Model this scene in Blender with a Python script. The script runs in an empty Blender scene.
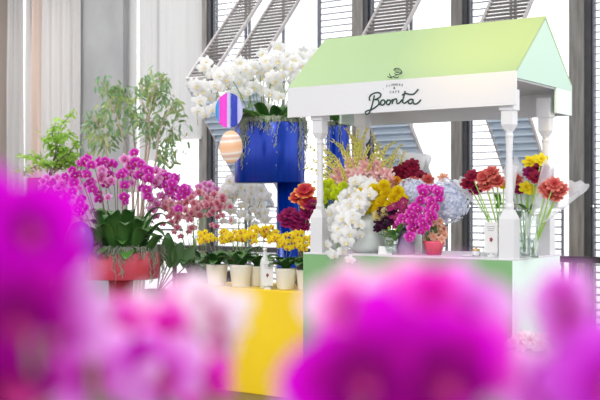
import bpy, math, random
from mathutils import Vector, Matrix, Quaternion
random.seed(7)
PI = math.pi
sc = bpy.context.scene
C = sc.collection

# ------------------------------------------------------------------ camera
FPX = 1046.0
HOR = 204.0
EYE = 1.35
TH = math.atan2(.565, .825)
FWD = Vector((-math.sin(TH), math.cos(TH), 0)); RGT = Vector((math.cos(TH), math.sin(TH), 0))
cam = bpy.data.cameras.new('camera'); camo = bpy.data.objects.new('camera', cam); C.objects.link(camo)
camo.location = (0, 0, EYE); camo.rotation_euler = (PI/2, 0, TH)
cam.sensor_width = 36; cam.lens = 36*FPX/600; cam.shift_y = (HOR-200)/600
cam.dof.use_dof = True; cam.dof.focus_distance = 7.0; cam.dof.aperture_fstop = 3.1
cam.clip_start = .02
sc.camera = camo
# ------------------------------------------------------------------ world, light, exposure
w = bpy.data.worlds.new('daylight'); sc.world = w; w.use_nodes = True
bg = w.node_tree.nodes['Background']
bg.inputs[0].default_value = (.97, .975, 1.0, 1); bg.inputs[1].default_value = 1.9
sc.view_settings.view_transform = 'Standard'; sc.view_settings.look = 'None'
sc.view_settings.gamma = 1; sc.view_settings.use_curve_mapping = False
sc.view_settings.exposure = -0.08
def area(name, loc, size, power, col, rot=(0,0,0)):
    l = bpy.data.lights.new(name, 'AREA'); l.shape = 'RECTANGLE'; l.size, l.size_y = size; l.energy = power; l.color = col
    o = bpy.data.objects.new(name, l); C.objects.link(o); o.location = loc; o.rotation_euler = rot; return o
area('added_ceiling_fill', (-1.6, .8, 4.9), (3.5, 1.6), 250, (1, .985, .97), (.75, 0, .2))  # unseen fill lamp added to brighten the cart front and under its canopy
area('added_ceiling_fill', (-5.5, 5.6, 4.9), (3.5, 1.6), 110, (1, .985, .96), (-.25, 0, 0))  # another added fill, over the middle of the room
area('added_ceiling_fill', (-9.0, 7.0, 4.9), (3.5, 1.6), 190, (1, .99, .98), (.45, 0, 0))  # added fill to lift the column and the back left
area('added_ceiling_fill', (-.6, 6.6, 4.9), (2, 1.6), 60, (1, .985, .96), (0, .4, 0))  # added fill on the right, no real fixture
sp = bpy.data.lights.new('roof_spot', 'SPOT'); sp.energy = 260; sp.color = (1, .60, .04); sp.spot_size = math.radians(27); sp.spot_blend = 1; sp.shadow_soft_size = .12
spo = bpy.data.objects.new('roof_spot', sp); C.objects.link(spo); spo.location = (-1.9, 3.9, 4.0)
spo.rotation_euler = (Vector((-2.65, 6.0, 2.5))-Vector(spo.location)).to_track_quat('-Z', 'Y').to_euler()

# ------------------------------------------------------------------ pixel helpers
def W(px, py, D):
    return FWD*D + RGT*((px-300)/FPX*D) + Vector((0, 0, EYE+(HOR-py)/FPX*D))
def DY(px, Y): return Y/(FWD.y+RGT.y*(px-300)/FPX)
def WY(px, py, Y): return W(px, py, DY(px, Y))
def XW(px, Y=10.0): return WY(px, 200, Y).x
def TOCAM(p): return (Vector((0, 0, EYE))-p).normalized()
def rnd(a, b): return random.uniform(a, b)

# ------------------------------------------------------------------ materials
def principled(name, col, rough=.6, metal=0, spec=.5, alpha=1):
    m = bpy.data.materials.new(name); m.use_nodes = True
    b = m.node_tree.nodes['Principled BSDF']
    b.inputs['Base Color'].default_value = (*col, 1); b.inputs['Roughness'].default_value = rough
    b.inputs['Metallic'].default_value = metal; b.inputs['Specular IOR Level'].default_value = spec
    return m
def noisy(name, c1, c2, scale=6, rough=.6, stretch=(1, 1, 1), metal=0, spec=.5, bump=0, detail=4):
    m = principled(name, c1, rough, metal, spec); nt = m.node_tree; b = nt.nodes['Principled BSDF']
    tc = nt.nodes.new('ShaderNodeTexCoord'); mp = nt.nodes.new('ShaderNodeMapping'); mp.inputs['Scale'].default_value = stretch
    nz = nt.nodes.new('ShaderNodeTexNoise'); nz.inputs['Scale'].default_value = scale; nz.inputs['Detail'].default_value = detail
    r = nt.nodes.new('ShaderNodeValToRGB'); r.color_ramp.elements[0].position = .3; r.color_ramp.elements[1].position = .7
    r.color_ramp.elements[0].color = (*c1, 1); r.color_ramp.elements[1].color = (*c2, 1)
    L = nt.links.new
    L(tc.outputs['Object'], mp.inputs[0]); L(mp.outputs[0], nz.inputs['Vector']); L(nz.outputs['Fac'], r.inputs[0]); L(r.outputs[0], b.inputs['Base Color'])
    if bump:
        bp = nt.nodes.new('ShaderNodeBump'); bp.inputs['Strength'].default_value = bump; L(nz.outputs['Fac'], bp.inputs['Height']); L(bp.outputs[0], b.inputs['Normal'])
    return m
def add_trans(m, fac):
    """mix in a translucent lobe with the same colour"""
    nt = m.node_tree; b = nt.nodes['Principled BSDF']; out = nt.nodes['Material Output']
    t = nt.nodes.new('ShaderNodeBsdfTranslucent'); mx = nt.nodes.new('ShaderNodeMixShader'); mx.inputs[0].default_value = fac
    src = b.inputs['Base Color']
    if src.is_linked: nt.links.new(src.links[0].from_socket, t.inputs['Color'])
    else: t.inputs['Color'].default_value = src.default_value
    nt.links.new(b.outputs[0], mx.inputs[1]); nt.links.new(t.outputs[0], mx.inputs[2]); nt.links.new(mx.outputs[0], out.inputs[0])
    return m
def petal(name, stops, trans=.35, noise=.0):
    """petal colour by distance from the flower's centre (object space radius, flower diameter = 1)"""
    m = principled(name, stops[0][1], .55, 0, .25); nt = m.node_tree; b = nt.nodes['Principled BSDF']; L = nt.links.new
    tc = nt.nodes.new('ShaderNodeTexCoord'); ln = nt.nodes.new('ShaderNodeVectorMath'); ln.operation = 'LENGTH'
    L(tc.outputs['Object'], ln.inputs[0]); r = nt.nodes.new('ShaderNodeValToRGB')
    if noise:
        nz = nt.nodes.new('ShaderNodeTexNoise'); nz.inputs['Scale'].default_value = 5; L(tc.outputs['Object'], nz.inputs['Vector'])
        ma = nt.nodes.new('ShaderNodeMath'); ma.operation = 'MULTIPLY_ADD'; ma.inputs[1].default_value = noise; L(nz.outputs['Fac'], ma.inputs[0]); L(ln.outputs['Value'], ma.inputs[2]); L(ma.outputs[0], r.inputs[0])
    else: L(ln.outputs['Value'], r.inputs[0])
    e = r.color_ramp.elements; e[0].position = stops[0][0]; e[0].color = (*stops[0][1], 1); e[1].position = stops[-1][0]; e[1].color = (*stops[-1][1], 1)
    for p, c in stops[1:-1]:
        x = e.new(p); x.color = (*c, 1)
    L(r.outputs[0], b.inputs['Base Color'])
    return add_trans(m, trans)
def glass(name, col=(1, 1, 1), fac=.12, rough=.05):
    m = bpy.data.materials.new(name); m.use_nodes = True; nt = m.node_tree; nt.nodes.remove(nt.nodes['Principled BSDF'])
    out = nt.nodes['Material Output']; t = nt.nodes.new('ShaderNodeBsdfTransparent'); g = nt.nodes.new('ShaderNodeBsdfGlossy')
    t.inputs[0].default_value = (*col, 1); g.inputs['Roughness'].default_value = rough
    f = nt.nodes.new('ShaderNodeLayerWeight'); f.inputs[0].default_value = .35
    ma = nt.nodes.new('ShaderNodeMath'); ma.operation = 'MULTIPLY_ADD'; ma.inputs[1].default_value = .35; ma.inputs[2].default_value = fac
    mx = nt.nodes.new('ShaderNodeMixShader'); nt.links.new(f.outputs['Facing'], ma.inputs[0]); nt.links.new(ma.outputs[0], mx.inputs[0])
    nt.links.new(t.outputs[0], mx.inputs[1]); nt.links.new(g.outputs[0], mx.inputs[2]); nt.links.new(mx.outputs[0], out.inputs[0])
    return m
def film(name, col, fac, rough=.25):
    """thin cellophane or tissue: partly clear, partly pale diffuse"""
    m = principled(name, col, rough, 0, .6); nt = m.node_tree; b = nt.nodes['Principled BSDF']; out = nt.nodes['Material Output']
    t = nt.nodes.new('ShaderNodeBsdfTransparent'); mx = nt.nodes.new('ShaderNodeMixShader')
    nz = nt.nodes.new('ShaderNodeTexNoise'); nz.inputs['Scale'].default_value = 14; tc = nt.nodes.new('ShaderNodeTexCoord'); nt.links.new(tc.outputs['Object'], nz.inputs['Vector'])
    ma = nt.nodes.new('ShaderNodeMath'); ma.operation = 'MULTIPLY_ADD'; ma.inputs[1].default_value = .3; ma.inputs[2].default_value = fac-.10
    nt.links.new(nz.outputs['Fac'], ma.inputs[0]); nt.links.new(ma.outputs[0], mx.inputs[0])
    nt.links.new(t.outputs[0], mx.inputs[1]); nt.links.new(b.outputs[0], mx.inputs[2]); nt.links.new(mx.outputs[0], out.inputs[0])
    return m
MT = dict(
    white=principled('white_paint', (.69, .69, .70), .4),
    cartside=principled('mint_white_paint', (.74, .90, .82), .35),
    green=principled('green_paint', (.20, .42, .17), .45),
    roof=principled('pale_green_paint', (.33, .46, .235), .5, 0, .3),
    gable=principled('mint_paint', (.46, .66, .56), .4),
    mullion=noisy('weathered_grey_timber', (.17, .16, .15), (.30, .285, .27), 5, .55, (6, 6, .6), 0, .3),
    darkframe=noisy('dark_metal_frame', (.035, .035, .04), (.06, .06, .065), 8, .5),
    bluegrey=noisy('blue_grey_aluminium', (.14, .15, .18), (.18, .19, .23), 6, .45, metal=.2),
    slat=noisy('grey_slat', (.19, .19, .23), (.26, .26, .31), 3, .5),
    upslat=noisy('taupe_slat', (.22, .20, .19), (.36, .335, .32), 3, .5, (1, 1, 1)),
    lowslat=noisy('lit_blue_grey_slat', (.40, .48, .58), (.50, .58, .68), 3, .5),  # paler than the upper slats: daylight through them is put into the colour
    palerail=noisy('pale_rail', (.58, .55, .55), (.68, .65, .65), 3, .5),
    concrete=noisy('concrete', (.30, .305, .31), (.385, .39, .39), 2.2, .85, (1, 1, .6), bump=.1, detail=9),
    shade=add_trans(noisy('roller_shade_fabric', (.70, .70, .70), (.76, .76, .755), 2, .9, (8, 1, .3)), .40),
    sheer=add_trans(noisy('sheer_curtain_fabric', (.74, .72, .71), (.80, .79, .78), 3, .9, (6, 1, .2)), .5),
    beige=add_trans(noisy('beige_curtain_fabric', (.78, .68, .62), (.84, .74, .68), 3, .9, (6, 1, .2)), .45),
    brown=add_trans(noisy('brown_curtain_fabric', (.38, .32, .29), (.46, .40, .36), 3, .9, (6, 1, .2)), .2),
    floor=noisy('dark_stained_floor', (.06, .045, .04), (.14, .11, .10), 5, .3, (.4, 6, 1)),
    ceil=principled('ceiling_paint', (.82, .82, .82), .8),
    terrace=noisy('pale_terrace', (.72, .72, .73), (.80, .80, .80), 2, .8),
    glass=glass('window_glass', (1, 1, 1), .03),
    vglass=glass('clear_glass', (.95, .98, .97), .16),
    water=glass('vase_water', (.9, .96, .94), .10),
    blue=noisy('blue_lacquer', (.0, .02, .30), (.001, .05, .48), 2, .25, (8, 8, .3), metal=.35),
    red=noisy('red_lacquer', (.55, .045, .085), (.68, .09, .14), 2, .3, (10, 10, .3), metal=.1),
    magentap=principled('magenta_lacquer', (.55, .03, .25), .35),
    yellow=noisy('yellow_paint', (.90, .60, .0), (.95, .66, .002), 2, .45),
    redplinth=noisy('orange_red_paint', (.75, .10, .04), (.80, .14, .06), 2, .45),
    pot=noisy('cream_pot', (.78, .74, .66), (.84, .81, .74), 6, .5),
    paper=add_trans(principled('white_card', (.88, .87, .86), .7), .15),
    ink=principled('dark_green_ink', (.01, .055, .035), .5),
    redink=principled('red_ink', (.45, .04, .07), .5),
    greyink=principled('grey_ink', (.32, .32, .34), .6),
    soil=noisy('bark_soil', (.05, .03, .02), (.13, .08, .05), 60, .9),
    stem=principled('green_stem', (.20, .30, .07), .5),
    bstem=principled('brown_stem', (.16, .09, .07), .6),
    lstem=principled('light_green_stem', (.35, .58, .12), .5),
    bark=noisy('pale_bark', (.36, .27, .21), (.58, .48, .40), 20, .8, (1, 1, .3)),
    dleaf=noisy('dark_orchid_leaf', (.02, .085, .02), (.06, .17, .03), 3, .3),
    mleaf=noisy('mid_green_leaf', (.05, .17, .03), (.12, .30, .05), 3, .35),
    fleaf=add_trans(noisy('ficus_leaf', (.14, .28, .10), (.55, .62, .26), 3.5, .45), .4),
    fleaf2=add_trans(noisy('ficus_leaf_olive', (.18, .36, .18), (.36, .50, .28), 5, .45), .4),
    aleaf=add_trans(noisy('aralia_leaf', (.28, .52, .06), (.52, .75, .18), 4, .45), .4),
    moss=add_trans(noisy('spanish_moss', (.30, .36, .27), (.58, .62, .48), 20, .9), .2),
    cello=film('cellophane', (.94, .95, .98), .42),
    tissue=film('frosted_wrap', (.92, .94, .95), .72, .5),
    milk=add_trans(noisy('milky_glass', (.80, .85, .82), (.88, .91, .89), 3, .25), .3),
    purplev=noisy('purple_ceramic', (.18, .10, .24), (.24, .15, .30), 3, .3),
    pinkv=principled('blush_ceramic', (.66, .42, .50), .35),
    rail=principled('black_rail', (.03, .025, .03), .4),
    peach=None, foil=None,
    black=principled('dark_ceramic', (.05, .045, .05), .4),
    gold=principled('gold_lid', (.75, .50, .2), .3, .6),
)
def banded(name, stops, axis, scale, distort, rough=.3, metal=0, off=0):
    m = principled(name, (1, 1, 1), rough, metal); nt = m.node_tree; L = nt.links.new
    tc = nt.nodes.new('ShaderNodeTexCoord'); wv = nt.nodes.new('ShaderNodeTexWave'); wv.bands_direction = axis; wv.inputs['Scale'].default_value = scale
    wv.inputs['Distortion'].default_value = distort; wv.inputs['Phase Offset'].default_value = off; wv.inputs['Detail Scale'].default_value = .7
    r = nt.nodes.new('ShaderNodeValToRGB'); e = r.color_ramp.elements; e[0].position = stops[0][0]; e[0].color = (*stops[0][1], 1); e[1].position = stops[-1][0]; e[1].color = (*stops[-1][1], 1)
    for p, c in stops[1:-1]:
        x = e.new(p); x.color = (*c, 1)
    L(tc.outputs['Object'], wv.inputs['Vector']); L(wv.outputs['Fac'], r.inputs[0]); L(r.outputs[0], nt.nodes['Principled BSDF'].inputs['Base Color']); return m
MT['peach'] = banded('peach_marbled_acrylic', [(0, (.88, .50, .28)), (.5, (.93, .62, .42)), (.75, (.95, .9, .88)), (1, (.75, .5, .38))], 'Z', 2.6, 3)
MT['fmag'] = principled('magenta_acrylic', (.86, .02, .62), .15)
MT['fblue'] = principled('blue_acrylic', (.04, .06, .50), .15)
MT['fsky'] = principled('sky_blue_acrylic', (.03, .30, .68), .15)
MT['flav'] = principled('lavender_acrylic', (.52, .50, .80), .15)
MT['ball'] = principled('violet_acrylic', (.14, .04, .38), .3)

# ------------------------------------------------------------------ mesh builder
class MB:
    def __init__(s): s.v = []; s.f = []; s.m = []
    def add(s, vs, fs, mi=0):
        n = len(s.v); s.v += [Vector(p) for p in vs]; s.f += [tuple(i+n for i in f) for f in fs]; s.m += [mi]*len(fs); return s
    def box(s, lo, hi, mi=0, M=None):
        x0, y0, z0 = lo; x1, y1, z1 = hi
        vs = [Vector(p) for p in ((x0,y0,z0),(x1,y0,z0),(x1,y1,z0),(x0,y1,z0),(x0,y0,z1),(x1,y0,z1),(x1,y1,z1),(x0,y1,z1))]
        if M: vs = [M @ p for p in vs]
        return s.add(vs, [(3,2,1,0),(4,5,6,7),(0,1,5,4),(1,2,6,5),(2,3,7,6),(3,0,4,7)], mi)
    def tube(s, pts, r, n=6, mi=0, caps=True):
        pts = [Vector(p) for p in pts]; rs = r if isinstance(r, (list, tuple)) else [r]*len(pts)
        vs = []; up = None
        for i, p in enumerate(pts):
            t = (pts[min(i+1, len(pts)-1)]-pts[max(i-1, 0)])
            t = t.normalized() if t.length > 1e-9 else Vector((0, 0, 1))
            if up is None: up = t.orthogonal().normalized()
            up = (up - t*up.dot(t)); up = up.normalized() if up.length > 1e-6 else t.orthogonal().normalized()
            sd = t.cross(up)
            vs += [p+(up*math.cos(2*PI*k/n)+sd*math.sin(2*PI*k/n))*rs[i] for k in range(n)]
        fs = [(i*n+k, i*n+(k+1) % n, (i+1)*n+(k+1) % n, (i+1)*n+k) for i in range(len(pts)-1) for k in range(n)]
        if caps: fs += [tuple(reversed(range(n))), tuple(range((len(pts)-1)*n, len(pts)*n))]
        return s.add(vs, fs, mi)
    def lathe(s, c, prof, n=32, mi=0, shape=None, sq=False, rot=0):
        """prof: (radius, z) list. shape(angle) scales the radius"""
        c = Vector(c); vs = []
        for r, z in prof:
            for k in range(n):
                a = 2*PI*k/n+rot; q = shape(a) if shape else 1
                vs.append(c+Vector((r*q*math.cos(a), r*q*math.sin(a), z)))
        m = len(prof)
        fs = [(i*n+k, i*n+(k+1) % n, (i+1)*n+(k+1) % n, (i+1)*n+k) for i in range(m-1) for k in range(n)]
        if prof[0][0] > 1e-6: fs.append(tuple(reversed(range(n))))
        if prof[-1][0] > 1e-6: fs.append(tuple(range((m-1)*n, m*n)))
        return s.add(vs, fs, mi)
    def blob(s, c, r, n=8, m=5, mi=0, sc3=(1, 1, 1)):
        c = Vector(c)
        prof = [(math.sin(PI*i/m), -math.cos(PI*i/m)) for i in range(m+1)]
        vs = [c+Vector((r*a*math.cos(2*PI*k/n)*sc3[0], r*a*math.sin(2*PI*k/n)*sc3[1], r*b*sc3[2])) for a, b in prof for k in range(n)]
        fs = [(i*n+k, i*n+(k+1) % n, (i+1)*n+(k+1) % n, (i+1)*n+k) for i in range(m) for k in range(n)]
        return s.add(vs, fs, mi)
    def strip(s, path, width, side, cup=0, nrm=None, mi=0, n=3, wav=0):
        """leaf or petal: path points, width(t), side vector; cup lifts the edges"""
        path = [Vector(p) for p in path]; L = len(path)-1; vs = []
        for i, p in enumerate(path):
            t = i/L; tan = (path[min(i+1, L)]-path[max(i-1, 0)]).normalized(); sd = (side-tan*side.dot(tan)).normalized(); up = sd.cross(tan)
            wd = width(t)
            for k in range(n):
                u = 2*k/(n-1)-1
                vs.append(p+sd*(u*wd)+up*(cup*abs(u)**1.5*wd + wav*math.sin(i*2.3+k*1.7)*wd))
        fs = [(i*n+k, i*n+k+1, (i+1)*n+k+1, (i+1)*n+k) for i in range(L) for k in range(n-1)]
        return s.add(vs, fs, mi)
    def mesh(s, name, mats, smooth=True, org=(0, 0, 0)):
        me = bpy.data.meshes.new(name); o = Vector(org)
        me.from_pydata([tuple(p-o) for p in s.v], [], s.f)
        for m in (mats if isinstance(mats, (list, tuple)) else [mats]): me.materials.append(m)
        me.polygons.foreach_set('material_index', s.m)
        me.polygons.foreach_set('use_smooth', [smooth]*len(s.f)); me.update(); return me
    def build(s, name, mats, parent=None, smooth=True, org=None, bevel=0):
        """vertices are in world space; the object sits at its parent's origin (or org)"""
        if parent is not None and org is None:
            o_ = Vector(parent.get('_w', (0, 0, 0)))
        else: o_ = Vector(org) if org is not None else Vector((0, 0, 0))
        ob = bpy.data.objects.new(name, s.mesh(name, mats, smooth, o_)); C.objects.link(ob)
        if parent is not None:
            ob.parent = parent; ob.location = o_-Vector(parent.get('_w', (0, 0, 0)))
        else: ob.location = o_
        ob['_w'] = tuple(o_)
        if bevel:
            b = ob.modifiers.new('bevel', 'BEVEL'); b.width = bevel; b.segments = 2; b.limit_method = 'ANGLE'
        return ob
def tag(o, label=None, cat=None, group=None, kind=None):
    if label: o['label'] = label
    if cat: o['category'] = cat
    if group: o['group'] = group
    if kind: o['kind'] = kind
    return o
def empty(name, loc, label, cat, group=None):
    o = bpy.data.objects.new(name, None); C.objects.link(o); o.location = loc; o['_w'] = tuple(loc); o.empty_display_size = .05
    return tag(o, label, cat, group)
def put(name, me, parent, p, normal=None, size=1, roll=0, up=Vector((0, 0, 1))):
    """one more object sharing a mesh; local +Z faces `normal`, local +Y close to up"""
    o = bpy.data.objects.new(name, me); C.objects.link(o)
    pw = Vector(parent['_w']) if parent is not None else Vector((0, 0, 0))
    if parent is not None: o.parent = parent
    z = Vector(normal).normalized() if normal is not None else Vector((0, 0, 1))
    y = up-z*up.dot(z); y = y.normalized() if y.length > 1e-4 else z.orthogonal().normalized()
    x = y.cross(z); q = Matrix((x, y, z)).transposed().to_quaternion() @ Quaternion((0, 0, 1), roll)
    o.rotation_mode = 'QUATERNION'; o.rotation_quaternion = q; o.location = Vector(p)-pw
    o.scale = (size,)*3 if not isinstance(size, tuple) else size
    return o
def struct(o): o['kind'] = 'structure'; return o
def bez(a, b, c, n=10):
    a, b, c = Vector(a), Vector(b), Vector(c)
    return [a*(1-t)**2+b*2*t*(1-t)+c*t*t for t in [i/n for i in range(n+1)]]
def crv(pts, n=6):
    """catmull-rom through points"""
    P = [Vector(p) for p in pts]; P = [P[0]*2-P[1]]+P+[P[-1]*2-P[-2]]; out = []
    for i in range(1, len(P)-2):
        for k in range(n):
            t = k/n; a, b, c, d = P[i-1], P[i], P[i+1], P[i+2]
            out.append(.5*((2*b)+(c-a)*t+(2*a-5*b+4*c-d)*t*t+(3*b-a-3*c+d)*t**3))
    out.append(P[-2]); return out
def jit(v, s): return Vector(v)+Vector((rnd(-s, s), rnd(-s, s), rnd(-s, s)))

# ================================================================== SETTING
YW = 10.0
struct(MB().box((-16, -2, -.1), (2.5, 10.3, 0)).build('floor', MT['floor'], smooth=False))
struct(MB().box((-16, -2, 5.0), (2.5, 10.3, 5.15)).build('ceiling', MT['ceil'], smooth=False))
struct(MB().box((-30, 10.35, -.12), (18, 30, -.02)).build('ground', MT['terrace'], smooth=False))
MX = [(199, 207, 210), (352, 363, 367), (451, 462, 466), (569, 584, 590)]
MX = [tuple(XW(p, 9.95) for p in q) for q in MX]+[(-2.29, -2.1, -2.05)]
wb = MB()
wb.box((-16, 10.0, 4.8), (2.5, 10.3, 5.0)); wb.box((-16, 10.0, 0), (2.5, 10.3, .03))
struct(wb.build('wall_back', MT['darkframe'], smooth=False))
for i, (a, c_, b) in enumerate(MX):
    o = MB().box((a, 9.94, .03), (c_, 10.035, 4.8)).build('trim_%d' % (i+1), MT['mullion'], smooth=False, bevel=.006); struct(o)
    MB().box((c_, 9.96, .03), (b, 10.03, 4.8)).build('frame_strip', MT['darkframe'], o, smooth=False)
for i, x in enumerate((-7.62, -7.12, -6.62, -5.42, -4.22)):
    struct(MB().box((x-.016, 10.04, .03), (x+.016, 10.06, 4.8)).build('trim_%d' % (i+6), MT['bluegrey'], smooth=False))
# glazing bays, each a window with its frame and pane
bays = [(MX[k][2], MX[k+1][0]) for k in range(4)]+[(-2.05, -.6)]
for i, (a, b) in enumerate(bays):
    f = MB(); t = .012
    f.box((a, 10.07, .03), (a+t, 10.09, 4.8)); f.box((b-t, 10.07, .03), (b, 10.09, 4.8)); f.box((a, 10.07, .03), (b, 10.09, .08)); f.box((a, 10.07, 4.75), (b, 10.09, 4.8))
    o = struct(f.build('window_%d' % (i+1), MT['darkframe'], smooth=False))
    MB().box((a+t, 10.075, .08), (b-t, 10.083, 4.75)).build('pane', MT['glass'], o, smooth=False)

def slatted(name, x0, x1, pa, pb, mat_s, mat_f, label, group, tilt, sw, pitch=.07, fw=.016, cat='shutter'):
    """slatted panel between world points pa and pb in the (y, z) plane; tilt = slat angle to the panel's normal"""
    ya, za = pa; yb, zb = pb; L = math.hypot(yb-ya, zb-za); u = Vector((0, (yb-ya)/L, (zb-za)/L)); nrm = Vector((0, -u.z, u.y))
    r = empty(name, (((x0+x1)/2), pa[0], pa[1]), label, cat, group)
    O = Vector((0, ya, za))
    def bar(m, xa, xb, s0, s1, h):
        vs = [O+u*s+nrm*q+Vector((x, 0, 0)) for x in (xa, xb) for s in (s0, s1) for q in (-h, h)]
        m.add(vs, [(0,1,3,2),(4,6,7,5),(0,4,5,1),(2,3,7,6),(0,2,6,4),(1,5,7,3)])
    f = MB(); h = .02
    bar(f, x0, x0+fw, 0, L, h); bar(f, x1-fw, x1, 0, L, h); bar(f, x0+fw, x1-fw, 0, fw, h); bar(f, x0+fw, x1-fw, L-fw, L, h)
    f.build('frame', mat_f, r, smooth=False)
    s = MB(); n = int((L-2*fw)/pitch); d = (nrm*math.cos(tilt)+u*math.sin(tilt)); e = d.cross(Vector((1, 0, 0)))
    for k in range(n):
        c = O+u*(fw+(k+.5)*(L-2*fw)/n)
        vs = [c+d*q+e*g+Vector((x, 0, 0)) for x in (x0+fw*.6, x1-fw*.6) for q in (-sw/2, sw/2) for g in (-.005, .005)]
        s.add(vs, [(0,1,3,2),(4,6,7,5),(0,4,5,1),(2,3,7,6),(0,2,6,4),(1,5,7,3)])
    s.build('slats', mat_s, r, smooth=False)
    return r
YP = 10.02
ZH0, ZT, ZH1, YT = 1.33, 2.70, 3.98, 8.83
flat_mod = [(MX[0][2], -7.64, 'beside the grey roller shade'), (-6.60, MX[1][0], 'left of the mullion over the orchid planter'), (MX[1][2], -5.44, 'right of the mullion over the canopy ridge'), (MX[2][2], -4.24, 'behind the right bouquets'), (MX[3][2], -2.86, 'at the right edge of the picture'), (-2.86, -2.29, 'at the far right end')]
fold_mod = [(-7.58, -7.20, 'leftmost of the window bays'), (-7.05, -6.62, 'above the white orchids'), (-5.50, -5.0, 'behind the middle of the canopy'), (-4.20, -3.73, 'behind the right end of the canopy')]
for a, b, wh in flat_mod:
    slatted('louvered_shutter', a+.005, b-.005, (YP, 4.7), (YP, ZH0+.01), MT['slat'], MT['bluegrey'], 'closed tall louvered shutter, thin grey slats, '+wh, 'upright window shutters', -.1, .05)
    slatted('louvered_shutter', a+.005, b-.005, (YP, ZH0-.01), (YP, .05), MT['slat'], MT['bluegrey'], 'closed low louvered shutter, grey slats, '+wh, 'lower window shutters', -.1, .05)
for a, b, wh in fold_mod:
    slatted('folding_shutter', a+.01, b-.01, (YP-.03, ZH1), (YT, ZT+.02), MT['upslat'], MT['palerail'], 'upper folding shutter slanting into the room, '+wh, 'upper folding shutters', .0, .027, .056, .022)
    slatted('folding_shutter', a+.01, b-.01, (YT, ZT-.02), (YP-.03, ZH0), MT['lowslat'], MT['palerail'], 'lower blue-grey folding shutter slanting outward, '+wh, 'lower folding shutters', -.75, .078, .085, .022)
    slatted('louvered_shutter', a-.02, b+.03, (YP, ZH0-.01), (YP, .05), MT['slat'], MT['bluegrey'], 'closed shutter under the folding pair, '+wh, 'lower window shutters', -.1, .05)
# handrail along the windows
r = MB(); r.box((-9.6, 9.70, .79), (-2.1, 9.76, .85)); r.box((-9.6, 9.72, 1.02), (-8.4, 9.74, 1.045))
for x in (-9.55, -8.55, -6.0, -3.5, -2.2): r.box((x, 9.71, 0), (x+.04, 9.75, .79 if x > -8.6 else 1.02))
tag(r.build('handrail', MT['rail'], smooth=False), 'long black metal handrail running along the foot of the windows', 'rail')
# left part: concrete column, shades, curtains
xc0, xc1 = XW(77, 9.8), XW(123, 9.8)
struct(MB().box((xc0, 9.8, 0), (xc1, 9.89, 5.0)).build('wall_left', MT['concrete'], smooth=False))
def window_left(i, a, b):
    f = MB(); t = .03
    f.box((a, 10.12, .03), (a+t, 10.18, 4.8)); f.box((b-t, 10.12, .03), (b, 10.18, 4.8)); f.box((a, 10.12, .03), (b, 10.18, .09))
    o = struct(f.build('window_%d' % i, MT['darkframe'], smooth=False)); MB().box((a+t, 10.145, .09), (b-t, 10.152, 4.8)).build('pane', MT['glass'], o, smooth=False)
window_left(6, xc1-.45, -8.34); window_left(7, -15.8, xc0)
def shade(x0, x1, zb, label, mat='shade', y=9.93):
    r_ = empty('roller_shade', ((x0+x1)/2, y, 4.0), label, 'window shade')
    m = MB(); n = 24; vs = []
    for i in range(n+1):
        x = x0+(x1-x0)*i/n; dy = .006*math.sin(i*1.1)+.004*math.sin(i*2.7)
        vs += [(x, y+dy, zb+.03), (x, y+dy, 4.7), (x, y+dy+.003, zb+.03), (x, y+dy+.003, 4.7)]
    fs = []
    for i in range(n): k = 4*i; fs += [(k, k+4, k+5, k+1), (k+3, k+7, k+6, k+2)]
    m.add(vs, fs); m.build('fabric', MT[mat], r_)
    MB().box((x0, y-.01, zb), (x1, y+.012, zb+.03)).build('bottom_bar', MT['palerail'], r_, smooth=False)
    MB().tube([(x0, y, 4.73), (x1, y, 4.73)], .035, 12).build('roller_tube', MT['white'], r_)
shade(XW(157.5, 9.93), -8.27, 2.15, 'wide pale roller shade stopping above the trees beside the dark window post')
shade(XW(141, 9.93), XW(157, 9.9)-.0, 1.9, 'narrow pale roller shade beside the bright slit', 'shade', 9.90)
shade(XW(126, 9.93), XW(136.3, 9.93), 1.5, 'narrow roller shade right against the concrete column')
def curtain(x0, x1, amp, nf, mat, label, y=9.72, cat='curtain'):
    m = MB(); n = nf*10; vs = []; ph = rnd(0, 6)
    for i in range(n+1):
        x = x0+(x1-x0)*i/n; a = 2*PI*nf*i/n+ph
        for z in (.05, 1.5, 3, 4.85):
            vs.append((x+.02*math.sin(a*.5+z), y+amp*math.sin(a)*(1+.2*math.sin(a*.37+z*.4)), z))
    m.add(vs, [(4*i+j, 4*i+4+j, 4*i+5+j, 4*i+1+j) for i in range(n) for j in range(3)])
    o = m.build('curtain', MT[mat]); sd = o.modifiers.new('s', 'SOLIDIFY'); sd.thickness = .002
    tag(o, label, cat)
curtain(XW(42, 9.72), XW(78.5, 9.72), .03, 7, 'sheer', 'pale sheer curtain hanging against the left side of the concrete column')
curtain(XW(31.5, 9.72), XW(41.5, 9.72), .05, 2, 'beige', 'narrow peach-beige curtain between two pale curtains')
curtain(XW(27, 9.72), XW(31, 9.72), .03, 1, 'sheer', 'thin strip of pale curtain right of the bright slit')
curtain(XW(8, 9.72), XW(22.5, 9.72), .05, 4, 'sheer', 'pale curtain left of the bright slit in the corner')
curtain(XW(-25, 9.72), XW(7, 9.72), .07, 4, 'brown', 'dark brown curtain at the left edge')

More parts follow.
